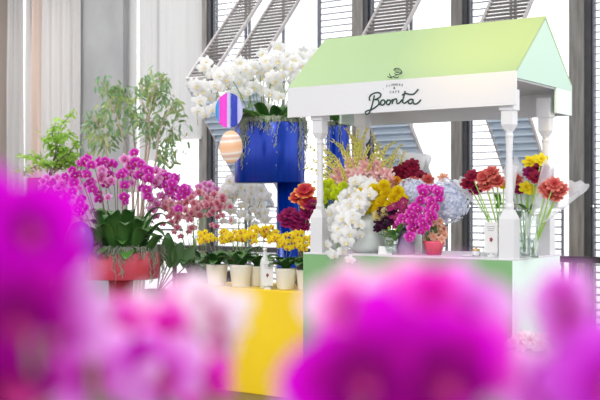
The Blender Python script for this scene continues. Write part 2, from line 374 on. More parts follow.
# ================================================================== FLOWER CART
YF, YB = 5.82, 6.57; XL, XR = -3.96, -2.45; ZC = 1.025
cart = empty('flower_cart', ((XL+XR)/2, (YF+YB)/2, 0), 'green and white flower cart with a pitched canopy on turned posts', 'flower cart')
MB().box((XL, YF, .02), (XR-.012, YF+.012, ZC-.012)).build('front_panel', MT['green'], cart, smooth=False)
b = MB(); b.box((XR-.012, YF, .02), (XR, YB, ZC-.012)); b.build('side_panel', MT['cartside'], cart, smooth=False)
b = MB(); b.box((XL, YF+.012, .02), (XL+.012, YB, ZC-.012)); b.build('side_panel', MT['cartside'], cart, smooth=False)
b = MB(); b.box((XL+.012, YB-.012, .02), (XR-.012, YB, ZC-.012)); b.build('back_panel', MT['green'], cart, smooth=False)
MB().box((XL, YF, ZC-.012), (XR, YB, ZC)).build('countertop', MT['white'], cart, smooth=False, bevel=.003)
MB().box((XL+.05, YF+.05, 0), (XR-.05, YB-.05, .02)).build('base', MT['black'], cart, smooth=False)
ZF0, ZF1, ZR = 1.935, 2.136, 2.527
CX0, CX1, CY0, CY1 = -4.075, -2.43, 5.80, 6.74; CYM = (CY0+CY1)/2
def post(px, py):
    m = MB(); s2 = math.sqrt(2)
    def sq(r, z0, z1, r1=None): m.lathe((px, py, 0), [(r*s2, z0), ((r1 or r)*s2, z1)], 4, rot=PI/4)
    sq(.047, ZC, ZC+.235); sq(.047, ZC+.235, ZC+.29, .026)
    m.lathe((px, py, 0), [(.024, ZC+.28), (.03, ZC+.31), (.022, ZC+.33), (.024, ZC+.40), (.02, ZC+.50), (.019, ZC+.62), (.022, ZC+.72), (.026, ZC+.735), (.02, ZC+.75), (.024, ZC+.77)], 16)
    sq(.022, ZC+.765, ZC+.80, .037); sq(.037, ZC+.80, ZF0+.06); sq(.046, ZC+.885, ZF0+.10)
    o = m.build('post', MT['white'], cart, smooth=False); return o
for x, y in ((-3.86, 5.875), (-2.505, 5.875), (-3.9, 6.5), (-2.52, 6.5)): post(x, y)
can = MB(); t = .015
can.box((CX0, CY0, ZF0), (CX1, CY0+t, ZF1)); can.build('front_fascia', MT['white'], cart, smooth=False)
MB().box((CX0, CY1-t, ZF0), (CX1, CY1, ZF1)).build('back_fascia', MT['gable'], cart, smooth=False)
MB().box((CX0, CY1-t-.004, ZF0), (CX1, CY1-t, ZF1)).build('back_lining', MT['white'], cart, smooth=False)
m = MB()   # two roof boards
for ya, yb in ((CY0, CYM), (CY1, CYM)):
    sgn = 1 if ya < yb else -1
    v = [(x, y, z) for x in (CX0, CX1) for y, z in ((ya, ZF1), (yb, ZR), (yb, ZR-t*1.3), (ya+sgn*t, ZF1-.002))]
    m.add(v, [(0,1,2,3),(7,6,5,4),(0,4,5,1),(3,2,6,7),(1,5,6,2),(0,3,7,4)])
m.build('roof_board', MT['roof'], cart, smooth=False)
for x in (CX0+.001, CX1-.001-t):
    m = MB(); x1 = x+t
    pts = [(CY0+t, ZF1+.003), (CYM, ZR-.022), (CY1-t, ZF1+.003), (CY1-t, ZF1-.04), (CY0+t, ZF1-.04)]
    v = [(x, y, z) for y, z in pts]+[(x1, y, z) for y, z in pts]; n = 5
    m.add(v, [tuple(range(n)), tuple(reversed(range(n, 2*n)))]+[(i, i+n, (i+1) % n+n, (i+1) % n) for i in range(n)])
    m.build('gable', MT['gable'], cart, smooth=False)
for xx in (CX1-t-.001, CX0+.001): MB().box((xx, 6.46, ZF0), (xx+t, CY1-t-.005, ZF1-.041)).build('side_return', MT['cartside'], cart, smooth=False)
m = MB(); m.box((CX0+t, CY0+t, ZF1-.05), (CX1-t-.001, CY1-t-.005, ZF1-.035)); m.build('canopy_lining', MT['white'], cart, smooth=False)
# lettering on the front fascia, stroke by stroke
def stroke(m, pts, wd, n=5, close=False, y=CY0-.0035):
    P = [WY(360+x/7.14, 62+yy/7.14, y) for x, yy in pts]
    P = crv(P, n) if len(P) > 2 else P
    m.tube(P, wd, 6)
sg = MB()
R = .0048
stroke(sg, [(68,275),(66,255),(80,233),(108,220),(135,219),(148,232),(142,250),(120,263),(100,268)], R)
stroke(sg, [(100,268),(125,270),(135,285),(130,305),(110,322),(80,340),(52,347),(38,358),(42,373),(58,370),(72,350),(84,315),(95,270),(102,238)], R)
stroke(sg, [(130,300),(148,305),(160,308),(174,298),(176,280),(166,270),(152,276),(146,292),(152,306)], R)
stroke(sg, [(176,280),(188,285),(194,278)], R*.8)
stroke(sg, [(210,272),(196,272),(188,288),(194,303),(206,302),(216,290),(216,275),(208,270)], R)
stroke(sg, [(216,280),(226,275),(232,268),(230,300)], R)
stroke(sg, [(231,288),(242,268),(256,262),(262,272),(262,290),(270,297),(284,288),(300,268)], R)
stroke(sg, [(322,206),(311,250),(304,282),(312,294),(328,288),(345,276)], R)
stroke(sg, [(300,236),(325,224),(350,230),(380,230),(400,214),(416,194)], R)
stroke(sg, [(375,268),(360,266),(346,278),(346,292),(358,298),(372,288),(380,268)], R)
stroke(sg, [(380,266),(378,284),(386,298),(404,298),(420,286),(434,270)], R)
sg.build('lettering', MT['ink'], cart)
# flower emblem and small words above it
em = MB()
stroke(em, [(268,70),(262,62),(268,54),(278,58),(278,70),(268,76),(256,72),(250,60),(258,48),(272,44),(286,52)], .0028)
stroke(em, [(240,60),(248,48),(262,44)], .003); stroke(em, [(245,80),(258,90),(276,88),(290,80)], .003)
stroke(em, [(282,50),(294,60),(292,72),(282,78)], .003); stroke(em, [(292,66),(300,72),(294,84),(284,84)], .003)
stroke(em, [(196,102),(210,110),(228,112),(214,96),(210,82)], .003)
stroke(em, [(236,100),(246,110),(262,112),(276,106)], .003); stroke(em, [(220,108),(240,104),(262,92)], .002)
em.build('flower_emblem', MT['ink'], cart)
def word(txt, cx, cy, h, arc=0, tilt=0, sp=1.0):
    """tiny raised capitals set letter by letter on the fascia"""
    n = len(txt)
    for i, ch in enumerate(txt):
        if ch == ' ': continue
        off = (i-(n-1)/2)*sp; x = cx+off; yy = cy-tilt*off+arc*off*off
        cu = bpy.data.curves.new('t', 'FONT'); cu.body = ch; cu.size = 1; cu.align_x = 'CENTER'; cu.extrude = .02; cu.offset = .012
        to = bpy.data.objects.new('t', cu); C.objects.link(to)
        me = bpy.data.meshes.new_from_object(to.evaluated_get(bpy.context.evaluated_depsgraph_get()))
        bpy.data.objects.remove(to)
        p = WY(360+x/7.14, 62+yy/7.14, CY0-.001); s = h/7.14/FPX*DY(384, CY0)*1.4
        M = Matrix.Translation(p) @ Matrix.Rotation(-math.atan(2*arc*off)*.9, 4, 'Y').inverted() @ Matrix.Rotation(PI/2, 4, 'X') @ Matrix.Scale(s, 4)
        me.transform(M); yield me
for txt, args in (('FLOWERS', (247, 170, 17, .0022, 0.06, 17.5)), ('&', (245, 194, 19)), ('CAFE', (247, 221, 17, 0, .06, 19)), ('..', (249, 190, 22, 0, .04, 164))):
    wm = MB()
    for me in word(txt, *args):
        wm.add([v.co.copy() for v in me.vertices], [tuple(p.vertices) for p in me.polygons]); bpy.data.meshes.remove(me)
    wm.build('lettering', MT['ink'], cart, smooth=False)

# ================================================================== FLOWER MESHES
def phal(hi=False):
    m = MB(); n = 9 if hi else 5; k = 7 if hi else 5; L = 12 if hi else 5
    def pet(ang, ln, wd, z, cup, pw):
        a = math.radians(ang); d = Vector((math.cos(a), math.sin(a), 0)); sd = Vector((-d.y, d.x, 0))
        path = [d*(.03+ln*i/L)+Vector((0, 0, z+.07*math.sin(PI*.8*i/L)-.10*(i/L)**2)) for i in range(L+1)]
        m.strip(path, lambda t: wd*(max(0, math.sin(PI*min(1, (.06+.94*t)**pw)))**.62)+.004, sd, cup, mi=0, n=k, wav=.03 if hi else 0)
    pet(90, .45, .15, -.02, .18, .9); pet(218, .43, .14, -.025, .18, .9); pet(322, .43, .14, -.025, .18, .9)
    pet(14, .50, .235, .01, .12, .82); pet(166, .50, .235, .01, .12, .82)
    # lip: two side lobes, a mid lobe and the column
    for s in (-1, 1):
        m.strip([Vector((s*.02, -.02, .03)), Vector((s*.07, -.03, .10)), Vector((s*.09, .0, .15))], lambda t: .045*(1-.5*t), Vector((0, 1, .3)), .2, mi=1)
    m.strip([Vector((0, -.03, .03)), Vector((0, -.10, .10)), Vector((0, -.16, .11)), Vector((0, -.21, .08))], lambda t: .05+.03*math.sin(t*PI)-.03*t, Vector((1, 0, 0)), -.3, mi=1)
    m.blob((0, .02, .06), .035, 6, 4, 2, (1, .9, 1.5))
    return m
def phalmesh(name, mats, hi=False): return phal(hi).mesh(name, mats)
lipy = principled('yellow_lip', (.84, .70, .32), .5); lipm = principled('crimson_lip', (.45, .0, .12), .5); lipw = principled('cream_column', (.9, .85, .75), .5)
P_white = petal('white_orchid_petal', [(0, (.80, .82, .62)), (.12, (.88, .88, .86)), (.5, (.92, .92, .93))], .35)
P_mag = petal('magenta_orchid_petal', [(0, (.80, .50, .78)), (.14, (.52, .0, .34)), (.34, (.64, .03, .48)), (.48, (.84, .34, .74))], .35)
P_mag2 = petal('pale_magenta_orchid_petal', [(0, (.45, .0, .25)), (.25, (.80, .25, .62)), (.48, (.90, .62, .86))], .35)
P_pink = petal('dusty_pink_orchid_petal', [(0, (.40, .02, .08)), (.22, (.76, .22, .32)), (.48, (.90, .66, .70))], .3)
P_hot = petal('hot_pink_orchid_petal', [(0, (.85, .6, .75)), (.12, (.55, .0, .34)), (.34, (.72, .02, .46)), (.5, (.85, .32, .68))], .3)
P_burg = petal('burgundy_orchid_petal', [(0, (.5, .1, .2)), (.3, (.28, .005, .09)), (.5, (.38, .02, .16))], .25)
P_yel = petal('yellow_orchid_petal', [(0, (.6, .2, .01)), (.1, (.92, .68, .01)), (.5, (.95, .82, .04))], .4)
FW = phalmesh('blossom_white', [P_white, lipy, lipw]); FM = phalmesh('blossom_magenta', [P_mag, lipm, lipw]); FM2 = phalmesh('blossom_pale_magenta', [P_mag2, lipm, lipw])
FP = phalmesh('blossom_pink', [P_pink, lipm, lipw]); FH = phalmesh('blossom_hot', [P_hot, lipm, lipw]); FB = phalmesh('blossom_burgundy', [P_burg, lipm, lipw]); FY = phalmesh('blossom_yellow', [P_yel, lipm, lipw])
def pompom(name, mat, layers=5, per=12, long=.28, wide=.07, ball=.3):
    wide *= 1.15
    m = MB()
    for l in range(layers):
        ph = (l+.3)/layers*PI*.62; cnt = max(4, int(per*math.sin(ph)+3))
        for k in range(cnt):
            a = 2*PI*(k+.5*(l % 2))/cnt; d = Vector((math.cos(a)*math.sin(ph), math.sin(a)*math.sin(ph), math.cos(ph)))
            sd = Vector((-math.sin(a), math.cos(a), 0)); inw = Vector((0, 0, 1))
            b_ = d*ball*.5; m.strip([b_, b_+d*long*.6, b_+(d+inw*.35).normalized()*long], lambda t: wide*(.6+.6*math.sin(PI*t)), sd, .35)
    m.blob((0, 0, 0), ball*.55, 8, 5)
    return m.mesh(name, mat)
def ruffle(name, mats, n1=7, n2=6, ln=.5, wd=.17):
    """open ruffled bloom: two whorls of wavy petals"""
    m = MB()
    for q, (cnt, el, l_) in enumerate(((n1, .35, ln), (n2, .95, ln*.85), (4, 1.3, ln*.6))):
        for k in range(cnt):
            a = 2*PI*(k+.4*q)/cnt; d = Vector((math.cos(a)*math.cos(el), math.sin(a)*math.cos(el), math.sin(el))); sd = Vector((-math.sin(a), math.cos(a), 0))
            out = Vector((math.cos(a), math.sin(a), -.3))
            path = [d*(l_*i/5)+out*(.13*(i/5)**3) for i in range(6)]
            m.strip(path, lambda t: wd*(.35+.9*math.sin(PI*min(1, t*.75+.12))), sd, .3, n=5, wav=.16)
    return m.mesh(name, mats)
M_yel = petal('golden_petal', [(0, (.85, .55, .0)), (.4, (.95, .82, .03))], .4)
M_cream = petal('cream_petal', [(0, (.80, .66, .30)), (.5, (.92, .84, .50))], .3)
M_or = petal('orange_petal', [(0, (.70, .25, .02)), (.5, (.93, .50, .06))], .3)
M_lime = petal('lime_petal', [(0, (.38, .55, .02)), (.4, (.85, .92, .05))], .4)
M_dred = petal('dark_red_petal', [(0, (.10, .0, .01)), (.5, (.32, .01, .05))], .25)
M_blk = petal('near_black_petal', [(0, (.01, .0, .01)), (.5, (.05, .005, .035))], .15)
M_cor = petal('coral_petal', [(0, (.35, .02, .02)), (.3, (.50, .05, .05)), (.6, (.78, .24, .18))], .25)
M_lily = petal('coral_orange_lily_petal', [(0, (.40, .01, .03)), (.36, (.55, .02, .05)), (.52, (.68, .08, .06)), (.66, (.93, .50, .12))], .3, .12)
M_plum = petal('plum_petal', [(0, (.10, .0, .03)), (.5, (.33, .01, .12))], .25)
M_hyd = petal('pale_blue_petal', [(0, (.62, .66, .86)), (.4, (.62, .68, .88)), (.6, (.84, .87, .95))], .4, .3)
M_glp = petal('pink_gladiolus_petal', [(0, (.90, .62, .42)), (.3, (.90, .48, .50)), (.6, (.94, .76, .72))], .3)
M_pea = petal('peach_petal', [(0, (.80, .25, .12)), (.5, (.93, .60, .45))], .3)
M_bud = add_trans(noisy('yellow_green_bud', (.85, .84, .15), (.98, .86, .40), 9, .5), .5)
M_pale = petal('pale_pink_petal', [(0, (.85, .35, .55)), (.5, (.93, .82, .86))], .3)
POM_Y = pompom('mum_yellow', M_yel, 6, 14, .3, .06); POM_C = pompom('mum_cream', M_cream, 6, 14, .3, .07); POM_O = pompom('mum_orange', M_or, 6, 14, .3, .06)
POM_L = pompom('button_lime', M_lime, 5, 10, .22, .07, .45)
RUF_D = ruffle('bloom_darkred', M_dred); RUF_C = ruffle('bloom_coral', M_cor, 9, 8, .5, .14); RUF_K = ruffle('bloom_black', M_blk); RUF_P = ruffle('bloom_plum', M_plum, 8, 7); RUF_Y = ruffle('bloom_yellow', M_yel, 6, 5); RUF_L = ruffle('bloom_lily', M_lily, 7, 6, .5, .2)
RUF_S = ruffle('bloom_salmon', M_cor, 6, 5); RUF_G = ruffle('bloom_gladiolus', M_glp, 4, 3, .55, .12); RUF_PE = ruffle('bloom_peach', M_pea, 6, 5); RUF_W = ruffle('bloom_pale', M_pale, 7, 6)
def hydrangea():
    m = MB(); n = 320
    for i in range(n):
        z = 1-2*(i+.5)/n*.9; a = i*2.39996; r_ = math.sqrt(max(0, 1-z*z)); d = Vector((r_*math.cos(a), r_*math.sin(a), z))
        c = d*rnd(.40, .50); d = (d+jit((0, 0, 0), .45)).normalized(); x = d.orthogonal().normalized(); y = d.cross(x); q = rnd(0, 1.5); s = .048
        for k in range(4):
            t_ = q+k*PI/2; e = x*math.cos(t_)+y*math.sin(t_); g = d.cross(e)
            m.add([c, c+e*s*.6+g*s*.55+d*.015, c+e*s*1.15, c+e*s*.6-g*s*.55+d*.015], [(0, 3, 2, 1)])
    m.blob((0, 0, 0), .38, 14, 9, 1)
    return m.mesh('hydrangea_head', [M_hyd, M_hydin], smooth=False)
M_hydin = principled('hydrangea_core_blue', (.58, .63, .80), .7)  # even blue of the ball inside the florets
HYD = hydrangea()

def spray(parent, base, top, tip, bloom, n, size, mat, start=.5, r=.003, face=None, stemname='stem', spread=.02, jitf=.5, bname='blossom', droop=.55):
    """one arching flower stem with blossoms along its drooping end"""
    path = bez(base, Vector(top)*2-(Vector(base)+Vector(tip))/2, tip, 14)
    MB().tube(path, [r*(1-.5*i/14) for i in range(15)], 5).build(stemname, mat, parent)
    for k in range(n):
        t_ = start+(1-start)*(k+.5)/n; x = t_*14; i = min(13, int(x)); p = path[i].lerp(path[i+1], x-i)
        fc = (face if face is not None else TOCAM(p))+Vector((rnd(-jitf, jitf), rnd(-jitf, jitf), rnd(-.35, .15)))
        side = path[i+1]-path[i]; s_ = side.cross(Vector((0, 0, 1))); 
        off = fc.normalized()*(size*.32)+jit((0, 0, 0), spread)
        put(bname, bloom, parent, p+off, fc, size*rnd(.88, 1.12)*(1 if t_ < .93 else .8), rnd(-.3, .3))
def orchid_leaf(parent, base, d, ln, wd, mat, lift=.6, droop=.5, name='leaf'):
    base = Vector(base); d = Vector(d).normalized()
    mid = base+d*ln*.5+Vector((0, 0, ln*lift)); tip = base+d*ln+Vector((0, 0, ln*(lift-droop)))
    path = bez(base, mid, tip, 8); sd = d.cross(Vector((0, 0, 1))).normalized()
    o = MB().strip(path, lambda t: wd*(.35+.75*math.sin(PI*min(1, .12+t*.86)))*(1 if t < .97 else .3), sd, .25, n=5).build(name, mat, parent)
    so = o.modifiers.new('s', 'SOLIDIFY'); so.thickness = .002
    return o
def moss(parent, cen, rx, ry, z, n, ln, name='hanging_moss', rad=.003, wig=.02):
    m = MB()
    for i in range(n):
        a = (rnd(0, 2*PI) if i % 3 else (i % 7)*.9+rnd(-.14, .14)); q = rnd(.92, 1.05); x, y = cen[0]+rx*q*math.cos(a), cen[1]+ry*q*math.sin(a); l_ = ln*rnd(.25, 1)*(.35 if i % 3 else 1.25)
        p = Vector((x*.97+cen[0]*.03, y*.97+cen[1]*.03, z+.02)); pts = [p-Vector((math.cos(a), math.sin(a), 0))*.04, p+Vector((math.cos(a)*.008, math.sin(a)*.008, .02))]
        k = int(l_/.03)+2
        for j in range(k): pts.append(Vector((x+rnd(-wig, wig)*.5+math.cos(a)*.006, y+rnd(-wig, wig)*.5+math.sin(a)*.006, z-l_*j/k)))
        m.tube(pts, rad, 3, caps=False)
    for i in range(n*2):
        a = rnd(0, 2*PI); q = math.sqrt(rnd(.4, 1)); c = Vector((cen[0]+rx*q*math.cos(a), cen[1]+ry*q*math.sin(a), z+rnd(0, .03)))
        m.tube([jit(c, .03) for _ in range(5)], rad, 3, caps=False)
    o = m.build(name, MT['moss'], parent); o['kind'] = 'stuff'; return o
def lobed(n, amp, ph=0): return lambda a: 1+amp*abs(math.cos(n*a/2+ph))-amp*.5

# ================================================================== BLUE PLANTER WITH WHITE ORCHIDS
def drum_planter(px, D, ytop, ybot, rw, mat, label, name='drum_planter', ped=.11, pedpx=0, sh=None, cat='planter', basez=0):
    c = W(px, 204, D); zt = W(px, ytop, D).z; zb = W(px, ybot, D).z
    r_ = empty(name, (c.x, c.y, basez), label, cat)
    m = MB(); m.lathe((c.x, c.y, 0), [(0, zb), (rw*.97, zb), (rw, zb+.01), (rw, zt-.008), (rw*.99, zt), (rw*.95, zt), (rw*.94, zt-.05), (0, zt-.05)], 64, shape=sh)
    m.build('drum', mat, r_)
    o = Vector((c.x, c.y, 0))+RGT*pedpx
    m = MB(); m.lathe((o.x, o.y, 0), [(ped*1.6, basez), (ped*1.6, basez+.02), (ped, basez+.022), (ped, zb)], 32); m.build('pedestal', mat, r_)
    m = MB(); m.lathe((c.x, c.y, 0), [(rw*.93, zt-.05), (rw*.9, zt-.03), (0, zt-.01)], 24, shape=sh); m.build('soil', MT['soil'], r_)
    return r_, c, zt
DB = 8.6
blue, cb, zb_ = drum_planter(271, DB, 124, 183, .285, MT['blue'], 'tall blue drum planter on a blue pedestal, overflowing with white moth orchids', ped=.105, pedpx=.155, sh=lobed(3, .10, .6))
tops = [(214,60,204,76),(222,80,216,104),(246,76,240,98),(268,80,272,100),(272,60,286,92),(308,50,318,70),(200,78,206,112),(204,84,198,120),(212,76,204,100),(225,66,214,88),(236,62,226,104),(240,80,232,100),(248,60,240,84),(256,56,250,96),(262,64,268,84),(270,50,262,72),(276,58,270,100),(284,48,292,72),(290,60,298,88),(298,56,306,80),(306,66,312,92)]
for i, (tx, ty, ex, ey) in enumerate(tops):
    bx = 262+(tx-255)*.30; dd = DB+rnd(-.16, .16)
    spray(blue, W(bx, 124, dd*.5+DB*.5), W(tx+2, ty+8, dd), W(ex, ey+6, dd-.1), FW, 6, .125, MT['stem'], .5, .0045, spread=.06)
for i in range(16):
    a = i*.42+.2; orchid_leaf(blue, (cb.x+.06*math.cos(a), cb.y+.06*math.sin(a), zb_-.02), (math.cos(a), math.sin(a), 0), rnd(.18, .32), .05, MT['dleaf'] if i % 3 else MT['mleaf'], rnd(.5, 1.0), rnd(.3, .6))
for px, ln in ((243, .35), (258, .3), (290, .3), (306, .28)):
    orchid_leaf(blue, W(272+(px-272)*.4, 124, DB-.2), RGT*(1 if px > 272 else -1)*.8-FWD*.4, ln, .05, MT['mleaf'], .5, .35)
moss(blue, cb, .28, .28, zb_, 460, .34, rad=.0036, wig=.03)
# smaller blue planter behind the cart
blue2, cb2, zb2 = drum_planter(338, 9.2, 126, 186, .10, MT['blue'], 'slim blue cylinder planter behind the left end of the cart', ped=.09)
for i in range(8):
    a = i*.8; orchid_leaf(blue2, (cb2.x, cb2.y, zb2), (math.cos(a), math.sin(a), 0), .24, .045, MT['mleaf'], .7, .4)
moss(blue2, cb2, .1, .1, zb2, 40, .3)

# ================================================================== RED PLANTER WITH MAGENTA ORCHIDS
DR = 8.5
red, cr, zr = drum_planter(121, DR, 251, 278, .318, MT['red'], 'red drum planter filled with tall magenta moth orchids', ped=.10, sh=lobed(3, .08, .3))
heads = [(70,178,62,205),(80,172,72,196),(88,182,98,200),(94,160,84,178),(100,172,112,196),(104,166,108,186),(112,160,104,176),(118,170,128,205),(124,162,132,182),(130,158,140,178),(138,164,146,190),(142,170,150,196),(150,172,160,190),(156,176,168,196),(164,178,176,200),(170,182,182,206),(148,196,158,214),(86,200,76,214)]
for i, (tx, ty, ex, ey) in enumerate(heads):
    bx = 121+(tx-121)*.42; dd = DR+rnd(-.18, .18)
    spray(red, W(bx, 249, DR+rnd(-.1, .1)), W(tx, ty+6, dd), W(ex, ey, dd), FM if i % 4 else FM2, 7, .10, MT['bstem'], .60, .0035, spread=.045)
for i in range(34):
    a = i*.59; rr = rnd(.05, .22); orchid_leaf(red, (cr.x+rr*math.cos(a), cr.y+rr*math.sin(a), zr-.02), (math.cos(a), math.sin(a), 0), rnd(.17, .28), .05, MT['dleaf'] if i % 4 else MT['mleaf'], rnd(.8, 1.9), rnd(.3, .6))
for px, dx, hh in ((100,-.3,1.5),(112,-.2,1.7),(124,.1,1.8),(136,.3,1.5),(150,.6,1.1),(92,-.8,.9),(130,0,.2),(118,-.3,.4)):
    orchid_leaf(red, W(px, 251, DR-.2), RGT*dx-FWD*.45, .22, .055, MT['dleaf'] if hh > 1 else MT['mleaf'], hh*.75, .4)
moss(red, cr, .335, .335, zr, 240, .24, rad=.0034, wig=.03)

# ================================================================== YELLOW PLINTH AND POTS
YPL0 = WY(270, 200, 6.6).y
yd = 7.5
# plinth parallel to the windows
pL, pR = WY(190, 290, 5.95), WY(330, 290, 5.95)
ztop = W(275, 290.5, DY(275, 5.95)).z
yp = MB().box((pL.x, 5.95, 0), (-4.02, 6.55, ztop)).build('plinth', MT['yellow'], smooth=False, bevel=.004, org=(-4.6, 6.6, 0))
tag(yp, 'bright yellow display plinth left of the cart carrying the potted orchids', 'plinth')
def yellow_pot(px, Y, wpx, hpx, label, n=4, spec=None, bloom=FY, bsize=.056, tall=.20):
    p = WY(px, 289, Y); D_ = DY(px, Y); r_ = empty('potted_orchid', (p.x, p.y, ztop), label, 'potted orchid', 'potted yellow orchids on the plinth')
    rt = wpx/2/FPX*D_; h = hpx/FPX*D_
    MB().lathe((p.x, p.y, ztop), [(0, 0), (rt*.75, 0), (rt*.8, .005), (rt, h-.01), (rt*1.03, h), (rt*.93, h), (rt*.9, h-.02), (0, h-.02)], 28, rot=.3).build('pot', MT['pot'], r_)
    MB().lathe((p.x, p.y, ztop), [(rt*.9, h-.025), (0, h-.008)], 20).build('soil', MT['soil'], r_)
    top = Vector((p.x, p.y, ztop+h-.01))
    for k in range(11):
        a = k*1.35+px; orchid_leaf(r_, top, (math.cos(a), math.sin(a), 0), rnd(.13, .2), .04, MT['dleaf'], rnd(.4, .9), rnd(.3, .5))
    for k in range(n):
        q = RGT*((k-(n-1)/2)*.05+rnd(-.02, .02)); a = top; c = top+q*1.0+Vector((0, 0, tall)); e = c+q*1.1+RGT*rnd(-.06, .06)+Vector((0, 0, rnd(-.03, .03)))
        spray(r_, a, c, e, bloom, 9, bsize, MT['stem'], .5, .002, spread=.035, jitf=.8)
    return r_
yellow_pot(217, 6.1, 22, 21, 'potted yellow orchid in a cream pot, leftmost on the yellow plinth')
yellow_pot(241, 6.1, 23, 22, 'potted yellow orchid in a cream pot, second from the left on the plinth')
yellow_pot(258, 6.22, 20, 20, 'potted yellow orchid in a cream pot behind the white card', tall=.24)
yellow_pot(286, 6.1, 22, 21, 'potted yellow orchid in a cream pot right of the white card', tall=.21)
yellow_pot(306, 6.15, 20, 20, 'potted yellow orchid half hidden behind the cart corner', tall=.18)
def card_stand(px, py0, py1, wpx, Y, zb, label):
    p = WY(px, py1, Y); D_ = DY(px, Y); wd = wpx/FPX*D_; zt = W(px, py0, D_).z
    r_ = empty('sign_card', (p.x, p.y, zb), label, 'sign card')
    ax = (RGT*.9+Vector((1, 0, 0))*.1).normalized(); nn = Vector((ax.y, -ax.x, 0))
    M_ = Matrix((ax, -nn, Vector((0, 0, 1)))).transposed().to_4x4(); M_.translation = Vector((p.x, p.y, zb))
    h = zt-zb; MB().box((-wd/2, -.0015, .025), (wd/2, .0015, h), M=M_).build('card', MT['paper'], r_, smooth=False)
    m = MB(); m.box((-wd*.3, -.02, 0), (wd*.3, .02, .012), M=M_); m.box((-.006, -.006, .01), (.006, .006, .03), M=M_); m.build('foot', MT['white'], r_, smooth=False)
    c = M_ @ Vector((0, -.004, h*.45+.01)); m = MB()
    for k in range(5):
        a = 2*PI*k/5; m.blob(c+ax*math.cos(a)*.007+Vector((0, 0, math.sin(a)*.008)), .005, 6, 4, 0, (1, .4, 1))
    m.build('flower_emblem', MT['redink'], r_); MB().tube([c-Vector((0, 0, .016)), c+Vector((0, 0, .004))], .0022, 5).build('emblem_stem', MT['ink'], r_)
    m = MB()
    for k in range(3): z = h*.86-k*.012; m.box((-wd*.32+k*.004, -.0025, z), (wd*.32-k*.004, -.0015, z+.003), M=M_)
    m.build('text_lines', MT['greyink'], r_, smooth=False)
    return p
def bottle(px, py0, py1, rpx, Y, zb, label, mat='vglass'):
    p = WY(px, py1, Y); D_ = DY(px, Y); rr = rpx/FPX*D_; h = W(px, py0, D_).z-zb
    r_ = empty('bottle', (p.x, p.y, zb), label, 'bottle')
    MB().lathe((p.x, p.y, zb), [(0, 0), (rr*.95, 0), (rr, .01), (rr, h*.62), (rr*.8, h*.72), (rr*.38, h*.8), (rr*.35, h*.93)], 24).build('body', MT[mat], r_)
    MB().lathe((p.x, p.y, zb), [(rr*.42, h*.93), (rr*.45, h), (0, h)], 16).build('cap', MT['white'], r_)
card_stand(267.5, 261, 289, 11.5, 6.01, ztop, 'small white card with a red flower emblem standing among the potted orchids')
bottle(265, 248, 289, 5, 6.07, ztop, 'slim white bottle behind the small card on the yellow plinth', 'milk')

# orange-red plinth at the left
p0 = W(20, 388, 7.67)
rp = MB().box((-6.75, 4.9, 0), (-5.75, 5.35, .40)).build('plinth', MT['redplinth'], smooth=False, bevel=.004, org=(-6.2, 5.1, 0))
tag(rp, 'low orange-red display plinth at the bottom left behind the purple blossoms', 'plinth')
# ================================================================== PINK AND WHITE ORCHIDS BEHIND THE PLINTH
def back_orchid(px, D_, label, heads, bloom, size, stem, leaves=True, ztopz=None, potmat='pot', n=6, group=None):
    c = W(px, 204, D_); zb = .55
    r_ = empty('potted_orchid', (c.x, c.y, 0), label, 'potted orchid', group)
    MB().lathe((c.x, c.y, 0), [(0, 0), (.13, 0), (.13, .02), (.05, .03), (.05, zb-.02), (.10, zb), (.14, zb+.20), (.13, zb+.20), (.12, zb+.17), (0, zb+.17)], 28).build('pot', MT[potmat], r_)
    top = Vector((c.x, c.y, zb+.17))
    for h in heads: spray(r_, top+jit((0, 0, 0), .03), W(h[0], h[1], D_+rnd(-.1, .1)), W(h[2], h[3], D_+rnd(-.15, .1)), bloom, n, size, stem, .45, .003, spread=.04)
    for k in range(8):
        a = k*.8+px; orchid_leaf(r_, top, (math.cos(a), math.sin(a), 0), rnd(.18, .28), .05, MT['dleaf'], rnd(.7, 1.4), rnd(.3, .5))
    return r_
back_orchid(192, 9.0, 'pink speckled moth orchid between the red planter and the yellow flowers', [(176,208,164,226),(184,206,172,232),(190,200,182,240),(196,204,208,226),(204,202,222,220),(210,206,230,212),(186,212,192,238),(172,206,160,216),(182,214,176,236),(194,208,198,232),(206,206,216,230),(200,200,222,224),(208,202,232,222)], FP, .085, MT['stem'], n=7, potmat='black')
back_orchid(206, 9.6, 'magenta moth orchid rising just behind the pink speckled one', [(190,196,178,208),(200,192,212,200),(208,194,222,202),(176,200,170,206),(182,194,196,200),(204,190,230,206)], FM2, .085, MT['stem'], n=5, potmat='black')
back_orchid(236, 9.2, 'white moth orchid cascading behind the yellow flowers', [(228,190,222,228),(238,186,232,225),(246,184,250,222),(256,188,264,228),(262,196,254,232),(232,184,228,214),(250,180,244,206),(242,190,238,232),(258,200,262,236)], FW, .10, MT['stem'], n=9, potmat='black')
